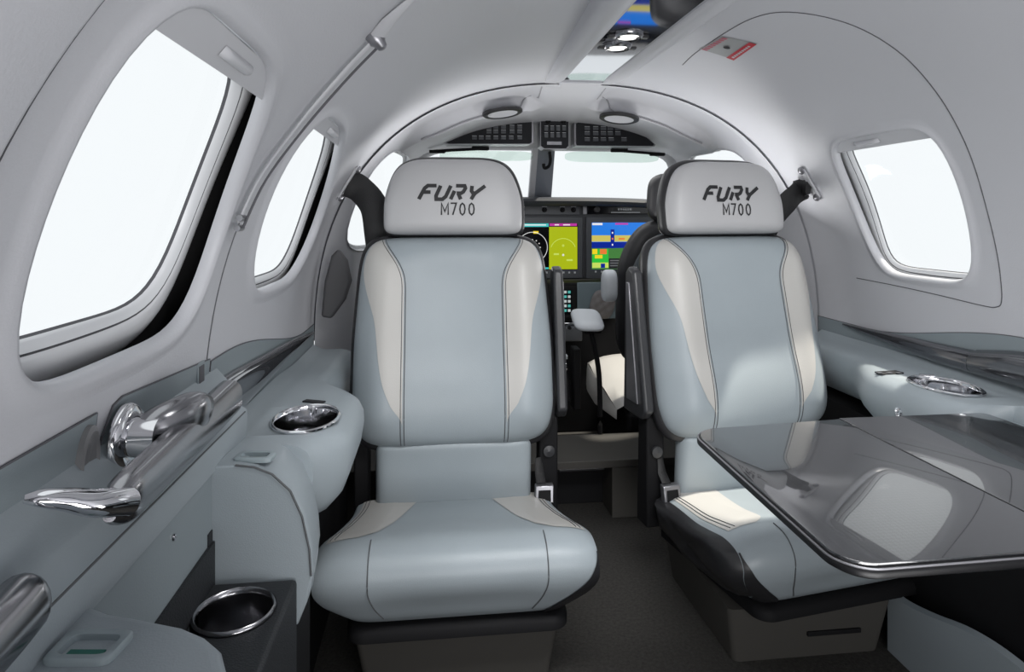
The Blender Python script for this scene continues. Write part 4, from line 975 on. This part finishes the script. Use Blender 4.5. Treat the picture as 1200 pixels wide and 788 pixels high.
# visors with rods, compass hook
for (rod, vis, lab) in ((((503, 177.5), (573, 174)), (515, 625, 176, 189), 'left tinted sun visor hanging under the black rod'), (((716, 176), (779, 181)), (662, 772, 177, 191), 'right tinted sun visor hanging under the black rod')):
    a = atY(*rod[0], 2.22); b = atY(*rod[1], 2.22)
    vr = thing('sun_visor', lab, 'visor', (a+b)/2, 'cockpit sun visors')
    MB().tube([a, b], .005, 8).build('rod', DARK, vr)
    q = b if rod[0][0] < 600 else a; s = -1 if rod[0][0] < 600 else 1
    MB().box((min(q.x, q.x+s*.06), 2.21, q.z-.007), (max(q.x, q.x+s*.06), 2.23, q.z+.006)).build('clamp', DARK, vr, bevel=.003)
    e = a if rod[0][0] < 600 else b; MB().box((min(e.x, e.x-s*.055), 2.212, e.z-.006), (max(e.x, e.x-s*.055), 2.228, e.z+.005)).build('clamp', DARK, vr, bevel=.003)
    x0, x1, y0, y1 = vis; A_ = atY(x0, y0, 2.26); B_ = atY(x1, y1, 2.26); cc = (A_+B_)/2; hu = (B_.x-A_.x)/2; hv = (A_.z-B_.z)/2
    MB().prism([cc+Vector((hu*math.copysign(abs(math.cos(t))**.4, math.cos(t)), 0, hv*math.copysign(abs(math.sin(t))**.6, math.sin(t)))) for t in [2*pi*i/40 for i in range(40)]], (0, .003, 0)).build('visor_lens', VISORM, vr, smooth=False)
hk = MB().tube(catmull([atY(644, 178, 2.28), atY(645, 188, 2.29), atY(643, 195, 2.29), atY(638, 197, 2.28), atY(637, 192, 2.28)], 5), .006, 8)
tag(hk.build('compass_mount', DARK), 'small black hook mount on the windshield centre post', 'mount')
# ================================================================ LIGHT, WORLD, CAMERA
w = bpy.data.worlds.new('World'); bpy.context.scene.world = w; w.use_nodes = True
bg = w.node_tree.nodes['Background']; bg.inputs[0].default_value = (.89, .915, .93, 1); bg.inputs[1].default_value = 1.08
def area(loc, target, size, sy, power, color=(1, 1, 1), name='area_light', spread=180):
    l = bpy.data.lights.new(name, 'AREA'); l.shape = 'RECTANGLE'; l.size = size; l.size_y = sy; l.energy = power; l.color = color; l.spread = math.radians(spread)
    o = bpy.data.objects.new(name, l); col.objects.link(o); o.location = loc; o.rotation_euler = (Vector(target)-Vector(loc)).to_track_quat('-Z', 'Y').to_euler(); return o
area((-.0, -.60, .48), (.0, .7, 1.20), .9, .4, 10, (1, .995, 1), 'rear_soft_fill')  # added soft fill behind the viewpoint, main light for the cabin
area((.05, .22, .56), (.08, 1.3, 1.2), .4, .2, 1.2, (1, 1, 1), 'up_fill')  # added fill below the view, brightens the ceiling
area((.02, .56, 1.10), (.02, 1.05, .45), .6, .14, 3.1, (1, 1, 1), 'cabin_top_fill', 110)  # added fill above the view for cushions and seat backs, no fixture
area((0.05, 1.9, 1.06), (0.05, 1.95, 0), .5, .3, 1.0, (1, 1, 1), 'cockpit_top_fill')  # added fill under the cockpit roof, no fixture
area((-.31, 1.60, .80), (-.12, 1.42, 1.2), .36, .12, 1.35, (1, 1, 1), 'left_up_fill')  # added fill hidden behind the left headrest, lifts the overhead
area((.35, 1.60, .80), (.18, 1.42, 1.2), .36, .12, 1.35, (1, 1, 1), 'right_up_fill')  # same added fill, hidden behind the right headrest
sn = bpy.data.lights.new('sun', 'SUN'); sn.energy = 6.5; sn.angle = .05; sn.color = (1, .93, .82)
so = bpy.data.objects.new('sun', sn); col.objects.link(so); so.rotation_euler = Vector((-.33, .03, -.62)).to_track_quat('-Z', 'Y').to_euler()
cam = bpy.data.cameras.new('camera'); co = bpy.data.objects.new('camera', cam); col.objects.link(co)
cam.sensor_width = 36; cam.lens = F/1200*36; cam.shift_y = -139/1200; cam.clip_start = .01
co.location = CAM; co.rotation_euler = (pi/2, 0, -PSI); bpy.context.scene.camera = co
bpy.context.scene.view_settings.view_transform = 'Standard'; bpy.context.scene.view_settings.look = 'None'
bpy.context.scene.cycles.use_denoising = True
